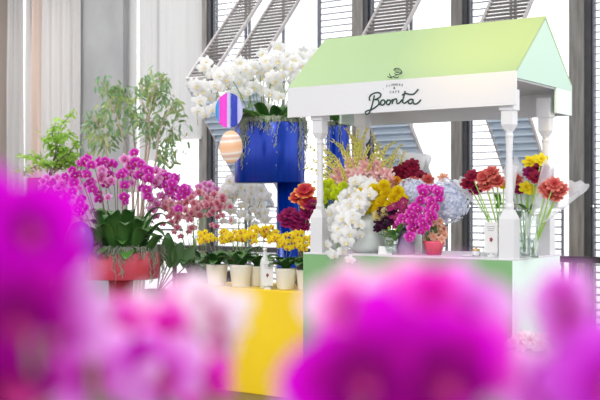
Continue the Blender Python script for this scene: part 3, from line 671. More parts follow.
# big upright dark leaves of a plant right of the red planter
zz = empty('rubber_plant', (W(157, 204, 8.9).x, W(157, 204, 8.9).y, 0), 'dark broad leaved plant standing right of the red planter', 'plant')
MB().lathe((zz.location.x, zz.location.y, 0), [(0, 0), (.11, 0), (.14, .62), (.13, .62), (.12, .58), (0, .58)], 24).build('pot', MT['black'], zz)
for (px, py, l_, s_) in ((168, 262, .25, 0), (176, 266, .2, .5), (160, 266, .18, -.5), (184, 268, .18, .9), (170, 268, .2, .2)):
    b0 = W(px, py, 8.85); MB().tube([Vector((zz.location.x, zz.location.y, .58)), b0], .006, 5).build('stem', MT['bstem'], zz)
    MB().strip([b0+Vector((0, 0, l_*t_))+RGT*s_*.1*t_*t_ for t_ in [k/6 for k in range(7)]], lambda t: .055*math.sin(PI*(.05+.9*t))+.002, RGT, .1, n=5).build('leaf', MT['dleaf'], zz)

# coral lily and plum flowers in front of the blue pedestal
tv = empty('tall_vase', tuple(WY(303, 289, 6.4))[:2]+(ztop,), 'tall dark vase behind the potted orchids holding the coral lilies', 'vase')
tvp = WY(303, 289, 6.4)
MB().lathe((tvp.x, tvp.y, ztop), [(0, 0), (.05, 0), (.055, .05), (.035, .2), (.04, .27), (.035, .27), (.03, .2), (0, .18)], 20).build('body', MT['black'], tv)
def cut(name, label, cat, group, base, head, mesh, size, n=1, sm='stem', face=None, extra=None, bn='blossom', r=.0025, leafy=0):
    """one cut stem standing in a vase: stem, blossom(s), perhaps leaves"""
    base = Vector(base); head = Vector(head); f = empty(name, tuple(base), label, cat, group)
    mid = base.lerp(head, .55)+Vector((0, 0, .02))+jit((0, 0, 0), .01)
    MB().tube(bez(base, mid, head, 8), r, 5).build('stem', MT[sm], f)
    fc = face if face is not None else (TOCAM(head)+Vector((0, 0, .35))+(head-base).normalized()*.5+jit((0, 0, 0), .3))
    put(bn, mesh, f, head, fc, size, rnd(0, 6))
    for e in (extra or []): put(bn, mesh, f, head+Vector(e), TOCAM(head)+jit((0, 0, .2), .5), size*.85, rnd(0, 6))
    for k in range(leafy):
        a = rnd(0, 6); orchid_leaf(f, base.lerp(head, rnd(.4, .75)), (math.cos(a), math.sin(a), .2), rnd(.07, .12), .018, MT['mleaf'], .5, .2)
    return f
rim = Vector((tvp.x, tvp.y, ztop+.2))
for x, y, s in ((305, 192, .13), (298, 198, .11), (308, 203, .12)): cut('lily', 'coral and orange ruffled lily beside the left front post of the cart', 'flower', 'coral lilies by the cart post', rim, WY(x, y, 6.4), RUF_L, s*1.05)
for x, y in ((290, 214), (298, 218), (288, 222), (307, 214), (296, 226), (285, 218), (312, 206), (303, 226)): cut('plum_flower', 'plum coloured flower under the coral lilies by the blue pedestal', 'flower', 'plum flowers by the blue pedestal', rim, WY(x, y, 6.38), RUF_P, .105)

# ================================================================== HANGING ACRYLIC ORNAMENTS
def ornament(px, py, rx, rz, D_, mats, label, stripes=None):
    c = W(px, py, D_); r_ = empty('hanging_ornament', tuple(c), label, 'ornament'); 
    if stripes is None:
        m = MB(); m.lathe((0, 0, 0), [(0, -.012), (.97, -.012), (1, -.006), (1, .006), (.97, .012), (0, .012)], 40)
        X = RGT*rx; Z = Vector((0, 0, rz)); m.v = [c+X*v.x+Z*v.y-FWD*v.z for v in m.v]; m.build('disc', mats, r_)
    else:
        for (u0, u1, mt) in stripes:
            m = MB(); n = 8; vs = []
            for s in (-.012, .012):
                for i in range(n+1):
                    u = u0+(u1-u0)*i/n; h = math.sqrt(max(0, 1-u*u*.96))
                    for q in (-1, 1): vs.append(c+RGT*rx*u+Vector((0, 0, rz*h*q))-FWD*(s+.02*math.cos(u*4)))
            k = 2*(n+1); fs = []
            for i in range(n): a = 2*i; fs += [(a, a+1, a+3, a+2), (k+a, k+a+2, k+a+3, k+a+1), (a, a+2, k+a+2, k+a), (a+1, k+a+1, k+a+3, a+3)]
            fs += [(0, k, k+1, 1), (2*n, 2*n+1, k+2*n+1, k+2*n)]
            m.add(vs, fs); m.build('stripe', mt, r_, smooth=False)
    MB().tube([c+Vector((0, 0, rz*.95)), Vector((c.x, c.y, 5.0))], .0008, 4).build('cord', MT['vglass'], r_)
ornament(229, 110.5, .105, .135, 8.1, None, 'oval ornament in magenta and blue stripes hanging left of the blue planter', [(-1, -.72, MT['fsky']), (-.72, -.12, MT['fmag']), (-.12, .12, MT['flav']), (.12, .62, MT['fblue']), (.62, 1, MT['flav'])])
ornament(231, 147, .088, .125, 8.0, MT['peach'], 'round peach marbled ornament hanging under the magenta one')
ornament(80, 242, .105, .16, 8.0, MT['ball'], 'round violet blue ornament hanging left of the red planter')

# ================================================================== TREES AT THE LEFT
def ficus():
    D_ = 10.2; c = W(136, 204, D_); r_ = empty('ficus_tree', (c.x, c.y, 0), 'tall loose ficus tree with pale thin trunks behind the red planter', 'tree')
    MB().lathe((c.x, c.y, 0), [(0, 0), (.16, 0), (.21, .38), (.19, .38), (.18, .34), (0, .34)], 28).build('pot', MT['black'], r_)
    MB().lathe((c.x, c.y, 0), [(.18, .335), (0, .35)], 20).build('soil', MT['soil'], r_)
    lm = [MB(), MB()]; ends = []
    trunks = [[(136,330),(133,200),(127,160),(118,120),(104,90)],[(138,330),(142,200),(146,150),(150,110),(156,82)],[(136,330),(138,190),(135,150),(132,120),(126,98)],[(140,330),(150,200),(156,160),(160,130),(172,104)],[(134,330),(122,200),(110,170),(104,140),(96,122)],[(138,330),(144,190),(150,140),(148,120),(140,95)]]
    for tr in trunks:
        dd = D_+rnd(-.3, .3); P = crv([W(x, y, D_+(dd-D_)*min(1, (330-y)/130)) for x, y in tr], 6); n = len(P)
        MB().tube(P, [.016*(1-.75*i/n) for i in range(n)], 6).build('trunk', MT['bark'], r_)
        for k in range(n//2, n):
            for _ in range(3): ends.append((P[k], jit((0, 0, 0), 1)))
        ends.append((P[-1], Vector((0, 0, 1))))
    tg = [(98,85),(104,92),(112,84),(118,98),(126,96),(134,102),(140,90),(150,82),(158,76),(165,86),(172,96),(176,108),(182,122),(186,138),(180,145),(172,130),(166,116),(160,100),(150,100),(128,110),(118,112),(108,104),(100,112),(96,122),(90,120),(88,134),(96,138),(104,126),(112,130),(120,128),(130,124),(140,118),(158,126),(164,140),(96,150),(88,150),(166,160),(172,172),(178,160),(110,145),(150,128),(142,134),(168,150),(156,90),(146,108),(136,92)]
    br = MB()
    for x, y in tg:
        tp = W(x, y, D_+rnd(-.35, .35)); p0 = min(ends, key=lambda e: (e[0]-tp).length+rnd(0, .15)+(.3 if e[0].z > tp.z+.2 else 0))[0]
        path = bez(p0, p0.lerp(tp, .5)+Vector((0, 0, .10)), tp, 6); br.tube(path, [.005-.0005*i for i in range(7)], 4)
        for k in range(22):
            t_ = rnd(.35, 1.08); i = min(5, int(t_*6)); b0 = jit(path[i].lerp(path[i+1], min(1, t_*6-i)), .075)
            d = Vector((rnd(-1, 1), rnd(-1, 1), rnd(-1.6, .1))).normalized(); l_ = rnd(.05, .085); sd = d.cross(jit((0, 0, 0), 1)).normalized()
            lm[0 if rnd(0, 1) < .55 else 1].strip([b0, b0+d*l_*.35, b0+d*l_*.7+Vector((0, 0, -.006)), b0+d*l_+Vector((0, 0, -.014))], lambda t: .013*math.sin(PI*(.1+.8*t)), sd, .2, n=3)
    br.build('branches', MT['bark'], r_)
    for q, mt in zip(lm, ('fleaf', 'fleaf2')): q.build('foliage', MT[mt], r_)
ficus()
def aralia():
    D_ = 9.4; c = W(48, 204, D_); zt = W(48, 178, D_).z; zb = W(48, 215, D_).z
    r_ = empty('aralia_plant', (c.x, c.y, 0), 'bright green feathery plant in a magenta square planter at far left', 'potted plant')
    m = MB(); m.box((c.x-.13, c.y-.13, zb), (c.x+.13, c.y+.13, zt)); m.build('planter_box', MT['magentap'], r_, smooth=False, bevel=.006)
    m = MB(); m.lathe((c.x, c.y, 0), [(.13, 0), (.13, .02), (.05, .03), (.05, zb)], 24); m.build('pedestal', MT['magentap'], r_)
    lf = MB(); br = MB(); top = Vector((c.x, c.y, zt))
    for tips in ([(56,150),(60,128),(74,112)], [(58,165),(50,146),(44,136)], [(54,160),(62,140),(68,134)], [(60,160),(70,152),(78,140)], [(46,165),(38,158),(22,156)], [(60,168),(68,160),(76,158)], [(50,168),(42,164),(24,172)], [(56,150),(52,134),(56,122)], [(54,168),(60,156),(64,148)], [(64,165),(74,166),(84,160)]):
        P = crv([top]+[W(x, y, D_+rnd(-.15, .15)) for x, y in tips], 5); br.tube(P, [.006*(1-.7*i/len(P)) for i in range(len(P))], 5)
        for k in range(5, len(P)):
            for s in range(6):
                d = Vector((rnd(-1, 1), rnd(-1, 1), rnd(-.5, .5))).normalized(); l_ = rnd(.035, .065); b0 = jit(P[k], .035)
                lf.strip([b0, b0+d*l_*.5, b0+d*l_-Vector((0, 0, .01))], lambda t: .014*math.sin(PI*(.15+.75*t)), d.cross(jit((0, 0, .6), .8)).normalized(), .2)
    br.build('branches', MT['bstem'], r_); lf.build('foliage', MT['aleaf'], r_)
aralia()
back_orchid(58, 8.9, 'pale magenta moth orchid at far left in front of the magenta planter', [(50,186,36,196),(62,184,52,200),(70,186,84,196),(76,190,66,206)], FM2, .08, MT['stem'], n=5)

# ================================================================== ON THE CART
def vase(px, Y, rpx, top_py, mat, label, prof=None, name='vase', water=False, cat='vase'):
    D_ = DY(px, Y); p = WY(px, 200, Y); h = W(px, top_py, D_).z-ZC; rr = rpx/FPX*D_; r_ = empty(name, (p.x, p.y, ZC), label, cat)
    prof = prof or [(.85, 0), (1, .03), (1, .6), (.92, 1)]
    pr = [(0, 0)]+[(rr*a, h*b_) for a, b_ in prof]; inner = [(max(.001, q-.003), z_) for q, z_ in reversed(pr[1:])]; inner[-1] = (inner[-1][0], .004)
    MB().lathe((p.x, p.y, ZC), pr+inner+[(0, .004)], 32).build('body', MT[mat], r_)
    if water: MB().lathe((p.x, p.y, ZC), [(0, .006), (rr*.9, .006), (rr*.9, h*.45), (0, h*.45)], 24).build('water', MT['water'], r_)
    return Vector((p.x, p.y, ZC)), h
g1, h1 = vase(368, 6.05, 22, 214, 'milk', 'round milky glass vase under the white orchids at the cart front', [(.6, 0), (.9, .15), (1, .45), (.85, .85), (.7, 1)])
# white orchid sprays spilling left
rim = g1+Vector((0, 0, h1*.6))
for (tx, ty, ex, ey, Y) in ((362,192,346,200,5.98),(352,196,332,220,5.96),(348,196,329,238,5.93),(350,205,334,258,5.84),(356,210,346,262,5.78),(360,196,344,226,5.86),(368,184,378,200,6.0),(360,184,350,200,6.05),(352,200,340,240,5.84),(370,196,360,215,5.9),(364,200,356,236,5.86),(346,206,330,248,5.90),(350,212,334,258,5.80),(344,200,328,232,5.93),(354,216,338,250,5.80),(362,186,350,190,5.98),(370,188,366,196,5.98)):
    f = empty('orchid_spray', tuple(rim), ('long white orchid spray hanging down to the cart top' if ey > 225 else 'short white orchid spray high above the milky vase'), 'orchid spray', 'white orchid sprays on the cart')
    spray(f, rim, WY(tx, ty, Y+.05), WY(ex, ey+(6 if ey > 225 else 0), Y), FW, 7, .10, MT['stem'], .3, .003, spread=.025)
# yellow and cream mums
for k, (x, y) in enumerate(((368,196),(377,192),(386,193),(394,198),(371,206),(381,202),(390,206),(398,192),(364,202),(378,210),(398,204),(361,194),(384,186),(374,190),(366,209),(402,200))):
    cut('chrysanthemum', ('golden yellow chrysanthemum at the top of its bunch' if y < 200 else 'golden yellow chrysanthemum low in its bunch')+' beside the white orchids', 'flower', 'yellow chrysanthemums on the cart', rim, WY(x, y, 5.95), POM_Y, .10)
for x, y in ((378,216),(386,213)): cut('chrysanthemum', 'pale cream chrysanthemum under the yellow ones', 'flower', 'cream chrysanthemums', rim, WY(x, y, 5.9), POM_C, .09)
g2, h2 = vase(335, 6.25, 11, 222, 'milk', 'pale vase at the left end of the cart behind the white orchids')
rim2 = g2+Vector((0, 0, h2*.5))
for k in range(26):
    x = 331+rnd(-13, 14); y = 191+rnd(-11, 13); cut('button_flower', 'lime green button flower left of the white orchids', 'flower', 'lime button flowers on the cart', rim2, WY(x, y, 6.0+rnd(-.04, .04)), POM_L, .06, leafy=1 if k % 3 == 0 else 0)
# gladioli and yellow spikes
g3, h3 = vase(368, 6.36, 16, 200, 'milk', 'tall pale vase at the back of the cart holding pink gladioli')
rim3 = g3+Vector((0, 0, h3*.5))
def spike(tipx, tipy, Y, pink):
    Y -= .12; f = empty('gladiolus', tuple(rim3), ('thin bare yellow-green gladiolus tip' if pink < 2 else 'pink gladiolus with yellow-green buds')+(' leaning left' if tipx < 345 else ' leaning right' if tipx > 373 else ' standing upright')+' over the cart', 'flower', 'gladioli fanned out on the cart')
    tip = WY(tipx+(tipx-360)*.06, tipy-4, Y); mid = rim3.lerp(tip, .5)+Vector((0, 0, .07+rnd(0, .10)))-(tip-rim3).cross(FWD)*rnd(-.2, .2); P = bez(rim3, mid, tip, 16)
    MB().tube(P, [.0035*(1-.6*i/16) for i in range(17)], 5).build('stem', MT['lstem'], f)
    bd = MB()
    for i in range(8, 17):
        for s in (-1, 1):
            tn = (P[min(i+1, 16)]-P[i-1]).normalized(); sd = tn.cross(FWD).normalized()*s; c0 = P[i]; l_ = .032*(1.2-.045*(i-8))*rnd(.7, 1.3)
            bd.tube([c0, c0+(tn*.7+sd*.5)*l_*.5, c0+(tn+sd*.35)*l_], [.004, .0075*(1.2-.07*(i-8)), .001], 5)
    bd.build('buds', M_bud, f)
    for i in range(pink//2+(1 if pink > 3 else 0)):
        q = P[8-(i % 4)+1]; put('blossom', RUF_G, f, jit(q, .03)+TOCAM(q)*.03, TOCAM(q)+jit((0, 0, .5), .5), .085, rnd(0, 6))
for tx, ty, Y, pk in ((317,165,6.3,2),(320,178,6.3,2),(326,152,6.4,2),(336,146,6.3,3),(346,158,6.2,4),(352,140,6.4,3),(358,136,6.3,3),(361,146,6.2,3),(368,152,6.25,4),(376,158,6.2,4),(384,152,6.3,3),(392,147,6.35,3),(398,150,6.4,3),(402,158,6.45,2),(314,152,6.3,1),(322,160,6.2,1),(331,156,6.3,1),(343,150,6.3,1),(366,134,6.4,1),(378,150,6.4,1),(394,160,6.3,1),(356,150,6.2,1),(318,186,6.2,1),(311,172,6.25,1),(348,134,6.45,1),(340,166,6.2,4),(330,168,6.25,3),(372,140,6.45,3),(349,150,6.45,3),(388,162,6.25,3)): spike(tx, ty, Y, pk)
for k, (x, y) in enumerate(((340,178),(352,168),(360,175),(375,176),(383,173),(350,180),(366,166),(390,179))):
    cut('gladiolus_flower', 'pink gladiolus bloom low in the fan above the white orchids', 'flower', 'pink gladiolus blooms on the cart', rim3, WY(x, y, 6.18), RUF_G, .085, extra=[(.02, 0, -.04), (-.02, 0, .04)])
# orange, dark red, salmon
g4, h4 = vase(412, 6.32, 10, 215, 'milk', 'pale vase behind the magenta orchids holding dark red flowers')
rim4 = g4+Vector((0, 0, h4*.5))
for x, y in ((388,184),(396,182),(403,185),(410,188),(392,190),(401,192)): cut('chrysanthemum', 'orange chrysanthemum between the yellow and the dark red flowers', 'flower', 'orange chrysanthemums on the cart', rim4, WY(x, y, 6.2), POM_O, .09)
for x, y in ((398,172),(406,168),(414,172),(404,176),(420,177),(412,165),(396,180),(410,178)): cut('dark_red_flower', 'dark red ruffled flower at the back of the cart', 'flower', 'dark red flowers on the cart', rim4, WY(x, y, 6.3), RUF_D, .09)
for x, y in ((414,182),(422,183),(428,180),(418,187)): cut('salmon_flower', 'salmon red flower above the blue hydrangea', 'flower', 'salmon flowers on the cart', rim4, WY(x, y, 6.25), RUF_S, .075)
# dark flowers in a small glass, with green stems
g5, h5 = vase(391, 5.92, 7.5, 232, 'vglass', 'small clear glass with green stems under the near-black flowers', [(.8, 0), (.85, .05), (.9, .6), (1.15, 1)], water=True)
rim5 = g5+Vector((0, 0, .02))
for x, y in ((383,212),(388,217),(380,221),(386,226),(391,211),(393,220),(379,228)): cut('dark_flower', 'near-black purple flower over the small clear glass', 'flower', 'near-black flowers on the cart', rim5, WY(x, y, 5.9), RUF_K, .07, sm='lstem')
for x, y in ((386,232),(392,236),(396,230),(389,228),(400,226)): cut('green_sprig', 'fresh green sprig in the small clear glass', 'foliage', 'green sprigs in the small glass', rim5, WY(x, y, 5.88), POM_L, .02, sm='lstem', leafy=3)
# magenta and burgundy orchids
g6, h6 = vase(406, 5.98, 9, 228, 'purplev', 'dusky purple vase under the magenta orchids', [(.9, 0), (1, .3), (.8, .8), (.85, 1)])
rim6 = g6+Vector((0, 0, h6*.7))
for (tx, ty, ex, ey) in ((430,182,438,190),(424,180,420,196),(428,192,430,210),(418,204,404,220),(412,214,410,236),(420,206,424,226),(408,206,400,222),(424,190,414,210),(434,186,432,204),(416,196,408,214),(424,208,416,228),(430,196,424,218)):
    f = empty('orchid_spray', tuple(rim6), 'hot magenta moth orchid spray in front of the blue hydrangeas', 'orchid spray', 'magenta orchid sprays on the cart')
    spray(f, rim6, WY(tx, ty+11, 5.92), WY(ex, ey+5, 5.88), FH, 5, .078, MT['stem'], .55, .003, spread=.015)
for (ex, ey) in ((393,206),(400,204),(406,210),(404,203),(396,216),(403,214),(398,223),(390,216)):
    cut('burgundy_orchid', 'burgundy orchid left of the magenta sprays', 'flower', 'burgundy orchids on the cart', rim6, WY(ex, ey, 5.9), FB, .095)
# hydrangeas
g7, h7 = vase(432, 6.2, 10, 226, 'milk', 'pale vase under the blue hydrangeas')
rim7 = g7+Vector((0, 0, h7*.6))
cut('hydrangea', 'large pale blue hydrangea head, rightmost of the two', 'flower', 'pale blue hydrangeas', rim7, WY(447, 201, 6.1), HYD, .30, sm='lstem', r=.004, leafy=2)
cut('hydrangea', 'pale blue hydrangea head behind the magenta orchids, leftmost of the two', 'flower', 'pale blue hydrangeas', rim7, WY(413, 196, 6.12), HYD, .25, sm='lstem', r=.004, leafy=2)
cut('blush_flower', 'small blush flower standing above the right hydrangea', 'flower', None, rim7, WY(443, 178, 6.2), RUF_PE, .07)
# peach small pot and red wrap
p = WY(434, 200, 6.02); D_ = DY(434, 6.02); pp = empty('flower_pot', (p.x, p.y, ZC), 'red wrapped pot packed with small peach flowers under the hydrangea', 'potted plant')
MB().lathe((p.x, p.y, ZC), [(0, 0), (.045, 0), (.068, .075), (.072, .09), (.06, .085), (0, .075)], 20, shape=lambda a: 1+.06*math.sin(a*9)).build('pot_wrap', principled('red_wrap', (.75, .10, .17), .35), pp)
for k in range(34):
    a = rnd(0, 6.28); q = math.sqrt(rnd(0, 1))*.085; z = rnd(.08, .22); put('blossom', RUF_PE, pp, (p.x+q*math.cos(a), p.y+q*math.sin(a), ZC+z), TOCAM(p)+jit((0, 0, .3), .6), .048, rnd(0, 6))
fo = MB()
for k in range(60):
    a = rnd(0, 6.28); d = Vector((math.cos(a)*.6, math.sin(a)*.6, 1)).normalized(); b0 = Vector((p.x, p.y, ZC+.075)); q = b0+Vector((d.x, d.y, 0))*.06*rnd(.2, 1.4)+Vector((0, 0, rnd(0, .11)))
    fo.strip([q, q+d*.02, q+d*.04], lambda t: .008*math.sin(PI*(.15+.7*t)), d.cross(jit((0, 0, 0), 1)).normalized(), .1)
fo.build('foliage', MT['mleaf'], pp)
# price card, jar
m = MB(); c0 = WY(385, 252, 5.87); M_ = Matrix.Translation((c0.x, c0.y, ZC)) @ Matrix.Rotation(.3, 4, 'Z')
vs = [(-.045, 0, 0), (.045, 0, 0), (.045, .022, .05), (-.045, .022, .05), (.045, .044, 0), (-.045, .044, 0), (-.045, .002, 0), (.045, .002, 0)]
m.add([M_ @ Vector(v) for v in vs], [(0,1,2,3), (3,2,4,5)]); o = m.build('table_card', MT['paper'], smooth=False, org=(c0.x, c0.y, ZC)); so = o.modifiers.new('s', 'SOLIDIFY'); so.thickness = .0015; so.offset = 1
tag(o, 'small folded white card on the cart edge in front of the milky vase', 'card')
jp = WY(476, 252, 5.98); jr = empty('jar', (jp.x, jp.y, ZC), 'small white jar with a gold lid on the cart between hydrangea and bottle', 'jar')
MB().lathe((jp.x, jp.y, ZC), [(0, 0), (.024, 0), (.027, .01), (.027, .03), (.022, .036)], 20).build('body', MT['white'], jr)
MB().lathe((jp.x, jp.y, ZC), [(.024, .036), (.024, .046), (.006, .048), (.008, .056), (0, .06)], 20).build('lid', MT['gold'], jr)
tp = WY(467, 252, 5.93); tr = MB().lathe((tp.x, tp.y, ZC), [(0, 0), (.03, 0), (.042, .012), (.039, .012), (.028, .004), (0, .004)], 24).build('dish', MT['white'], org=(tp.x, tp.y, ZC)); tag(tr, 'shallow white dish beside the small jar', 'dish')
card_stand(491, 222, 251.5, 13, 5.98, ZC, 'white card with a red flower emblem standing left of the right front post')
bottle(487.5, 214, 250, 5, 6.1, ZC, 'clear slim bottle behind the emblem card on the cart')
# right bouquets in glass vases
def bouquet(vpx, Y, rpx, vtop, label, cone, group, flowers, gl, sty='cello'):
    g, h = vase(vpx, Y, rpx, vtop, 'vglass', 'clear glass vase holding '+gl, [(.9, 0), (.95, .05), (.95, .9), (1, 1)], water=True)
    rm = g+Vector((0, 0, .03)); 
    for x, y, me, s, lab, nm in flowers: cut(nm, lab, 'flower', group+' '+nm.replace('_', ' ')+'s', rm+jit((0, 0, 0), .008), WY(x, y, Y+rnd(-.05, .05)), me, s, sm='lstem', r=.004, leafy=(1 if x % 2 else 0))
    # open wrap: a flared sheet from the vase mouth
    (lx, ly), (rx_, ry) = cone; m = MB(); n = 26; vs = []; ctr = WY((lx+rx_)/2, (ly+ry)/2, Y); nk = g+Vector((0, 0, h*.75))
    ax = WY(rx_, ry, Y)-WY(lx, ly, Y); hw = ax.length/2; ax.normalize(); dep = Vector((-ax.y, ax.x, 0)).normalized()
    for j in range(7):
        t_ = j/6; c = nk.lerp(ctr, t_); rw = .022+(hw-.022)*t_**.8
        for i in range(n+1):
            a = -.2*PI+1.4*PI*i/n; vs.append(c+ax*rw*math.cos(a)+dep*rw*.45*math.sin(a)+(ctr-nk).normalized()*(.07*abs(math.sin(a*1.5+.6))*t_+.012*math.sin(i*2.1)*t_)+jit((0, 0, 0), .006*t_))
    m.add(vs, [(j*(n+1)+i, j*(n+1)+i+1, (j+1)*(n+1)+i+1, (j+1)*(n+1)+i) for j in range(6) for i in range(n)])
    o = m.build('flower_wrap', MT[sty], org=tuple(nk)); tag(o, label, 'flower wrap'); return o
dk = 'dark red parrot tulip in the left cellophane bouquet'; cl = 'coral red parrot tulip in the left cellophane bouquet'
bouquet(503, 6.05, 6, 212, 'clear cellophane cone around the left bouquet, leaning to the left', ((456,190),(520,166)), 'left bouquet', [(468,184,RUF_D,.085,dk,'dark_tulip'),(472,176,RUF_D,.08,dk,'dark_tulip'),(476,190,RUF_P,.08,dk,'dark_tulip'),(484,178,RUF_C,.10,cl,'coral_tulip'),(491,174,RUF_C,.10,cl,'coral_tulip'),(497,182,RUF_C,.09,cl,'coral_tulip'),(486,186,RUF_C,.085,cl,'coral_tulip'),(504,186,RUF_Y,.07,'yellow flower tucked in the left bouquet','yellow_flower')], 'the left bouquet')
dk = 'dark plum red tulip in the upright bouquet beside the right post'
bouquet(524, 6.2, 6.5, 208, 'clear cellophane cone around the upright bouquet behind the front post', ((508,176),(562,158)), 'middle bouquet', [(515,180,RUF_C,.09,'coral tulip right of the front post','coral_tulip'),(520,190,RUF_P,.07,dk,'dark_tulip'),(531,172,RUF_P,.09,dk,'dark_tulip'),(540,168,RUF_D,.10,dk,'dark_tulip'),(546,174,RUF_P,.09,dk,'dark_tulip'),(536,178,RUF_D,.09,dk,'dark_tulip'),(530,162,RUF_Y,.085,'pale yellow flower at the back of the upright bouquet','yellow_flower'),(541,160,RUF_Y,.08,'pale yellow flower at the back of the upright bouquet','yellow_flower'),(526,188,RUF_Y,.08,'yellow flower low in the upright bouquet','low_yellow_flower'),(533,191,RUF_Y,.07,'yellow flower low in the upright bouquet','low_yellow_flower')], 'the upright bouquet')
cl = 'coral frilled tulip in the rightmost bouquet leaning right'
bouquet(533, 6.0, 6, 214, 'clear cellophane cone of the rightmost bouquet, leaning far right', ((540,168),(582,196)), 'right bouquet', [(546,188,RUF_C,.09,cl,'coral_tulip'),(554,185,RUF_C,.09,cl,'coral_tulip'),(560,190,RUF_C,.09,cl,'coral_tulip'),(550,194,RUF_C,.09,cl,'coral_tulip'),(556,196,RUF_C,.08,cl,'coral_tulip')], 'the rightmost bouquet')
# frosted paper cone behind the dark red flowers
m = MB(); n = 22; vs = []; nk = WY(412, 205, 6.42); ctr = WY(414, 156, 6.4); ax = WY(430, 160, 6.4)-WY(396, 152, 6.4); hw = ax.length/2; ax.normalize(); dep = Vector((-ax.y, ax.x, 0)).normalized()
for j in range(6):
    t_ = j/5; c = nk.lerp(ctr, t_)
    for i in range(n+1):
        a = 2*PI*i/n*.92; vs.append(c+ax*(.02+(hw-.02)*t_)*math.cos(a)+dep*(.02+.06*t_)*math.sin(a)+Vector((0, 0, .03*abs(math.sin(a*1.5))*t_)))
m.add(vs, [(j*(n+1)+i, j*(n+1)+i+1, (j+1)*(n+1)+i+1, (j+1)*(n+1)+i) for j in range(5) for i in range(n)])
tag(m.build('flower_wrap', MT['tissue'], org=tuple(nk)), 'frosted white paper cone behind the dark red flowers', 'flower wrap')

# ================================================================== PALE FLOWERS ON A LOW STAND BEFORE THE CART
lp = W(534, 345, 5.6); ls = empty('potted_azalea', (lp.x, lp.y, 0), 'pale pink frilly flowers in a tall dark pot before the right end of the cart', 'potted plant')
zt = W(534, 350, 5.6).z
MB().lathe((lp.x, lp.y, 0), [(0, 0), (.11, 0), (.15, zt-.02), (.16, zt), (.14, zt), (.13, zt-.03), (0, zt-.03)], 28).build('pot', MT['black'], ls)
for k in range(30):
    a = rnd(0, 6.28); q = math.sqrt(rnd(0, 1))*.13; put('blossom', RUF_W, ls, (lp.x+q*math.cos(a), lp.y+q*math.sin(a), zt+.03+.045*rnd(0, 1)*(1.2-q/.13)), TOCAM(lp)+jit((0, 0, .6), .6), .07, rnd(0, 6))

# ================================================================== FOREGROUND ORCHIDS
def fp(name, stops):
    m = petal(name, stops, .4, 0); b = m.node_tree.nodes['Principled BSDF']; b.inputs['Specular IOR Level'].default_value = .08; b.inputs['Roughness'].default_value = .8; return m
Q_deep = fp('deep_magenta_petal', [(0, (.16, .0, .16)), (.2, (.50, .0, .46)), (.5, (.80, .0, .78))])
Q_hot = fp('bright_magenta_petal', [(0, (.45, .0, .28)), (.2, (.80, .0, .52)), (.5, (.92, .12, .76))])
Q_edge = fp('pink_edged_petal', [(0, (.62, .0, .34)), (.16, (.90, .10, .62)), (.34, (.95, .50, .80)), (.5, (.97, .86, .94))])
Q_lil = fp('lilac_petal', [(0, (.55, .0, .45)), (.22, (.82, .16, .80)), (.5, (.92, .58, .94))])
Q_dark = fp('dark_magenta_petal', [(0, (.12, .0, .08)), (.3, (.30, .0, .22)), (.5, (.50, .0, .38))])
Q_wh = fp('blush_white_petal', [(0, (.85, .4, .65)), (.2, (.95, .78, .88)), (.5, (.97, .93, .95))])
Q_pur = fp('violet_magenta_petal', [(0, (.35, .0, .30)), (.22, (.62, .03, .64)), (.5, (.70, .14, .78))])
lip2 = principled('deep_lip', (.40, .0, .16), .5)
G = {k: phalmesh('big_blossom_'+k, [q, lip2, lip2], True) for k, q in dict(deep=Q_deep, hot=Q_hot, edge=Q_edge, lil=Q_lil, pur=Q_pur, dark=Q_dark, white=Q_wh).items()}
st = empty('display_table', (-.38, .55, 0), 'low dark table under the nearest orchid pots', 'table')
stT = MB().box((-.85, .30, .70), (.35, .95, .74)).build('tabletop', MT['darkframe'], st, smooth=False)
for x, y in ((-.8, .35), (.3, .35), (-.8, .9), (.3, .9)): MB().box((x-.02, y-.02, 0), (x+.02, y+.02, .70)).build('leg', MT['darkframe'], st, smooth=False)
def front_plant(px, D_, label, blooms):
    c = W(px, 204, D_); r_ = empty('moth_orchid', (c.x, c.y, .74), label, 'potted orchid')
    MB().lathe((c.x, c.y, .74), [(0, 0), (.04, 0), (.055, .1), (.05, .1), (.045, .09), (0, .09)], 24).build('pot', MT['pot'], r_)
    top = Vector((c.x, c.y, .83))
    for k in range(5):
        a = k*1.26; orchid_leaf(r_, top, (math.cos(a), math.sin(a), 0), .13, .03, MT['dleaf'], .35, .3)
    for (x, y, d, kind, size, nx, nz, roll) in blooms:
        p_ = W(x, y, d); fc = (TOCAM(p_)+RGT*nx+Vector((0, 0, nz))).normalized()
        put('blossom', G[kind], r_, p_, fc, size, roll)
        bk = p_-fc*.02; MB().tube(bez(bk, bk-fc*.03-Vector((0, 0, .1)), top, 8), .0022, 5).build('stem', MT['stem'], r_)
front_plant(40, .72, 'blurred deep magenta moth orchid filling the left edge close to the camera', [
    (2, 240, .60, 'deep', .105, .2, .1, .2), (-22, 300, .58, 'deep', .10, .3, 0, .1), (18, 318, .53, 'dark', .06, -.3, -.1, .6), (66, 330, .66, 'lil', .075, -.8, .1, .3),
    (42, 376, .60, 'white', .018, .2, .1, 0), (2, 396, .55, 'dark', .09, .2, .3, 1), (86, 372, .70, 'lil', .08, .3, .2, .4), (42, 272, .62, 'deep', .07, -.2, .2, 1.2), (62, 285, .66, 'lil', .055, -.8, 0, .2), (28, 226, .58, 'deep', .06, -.1, 0, .5)])
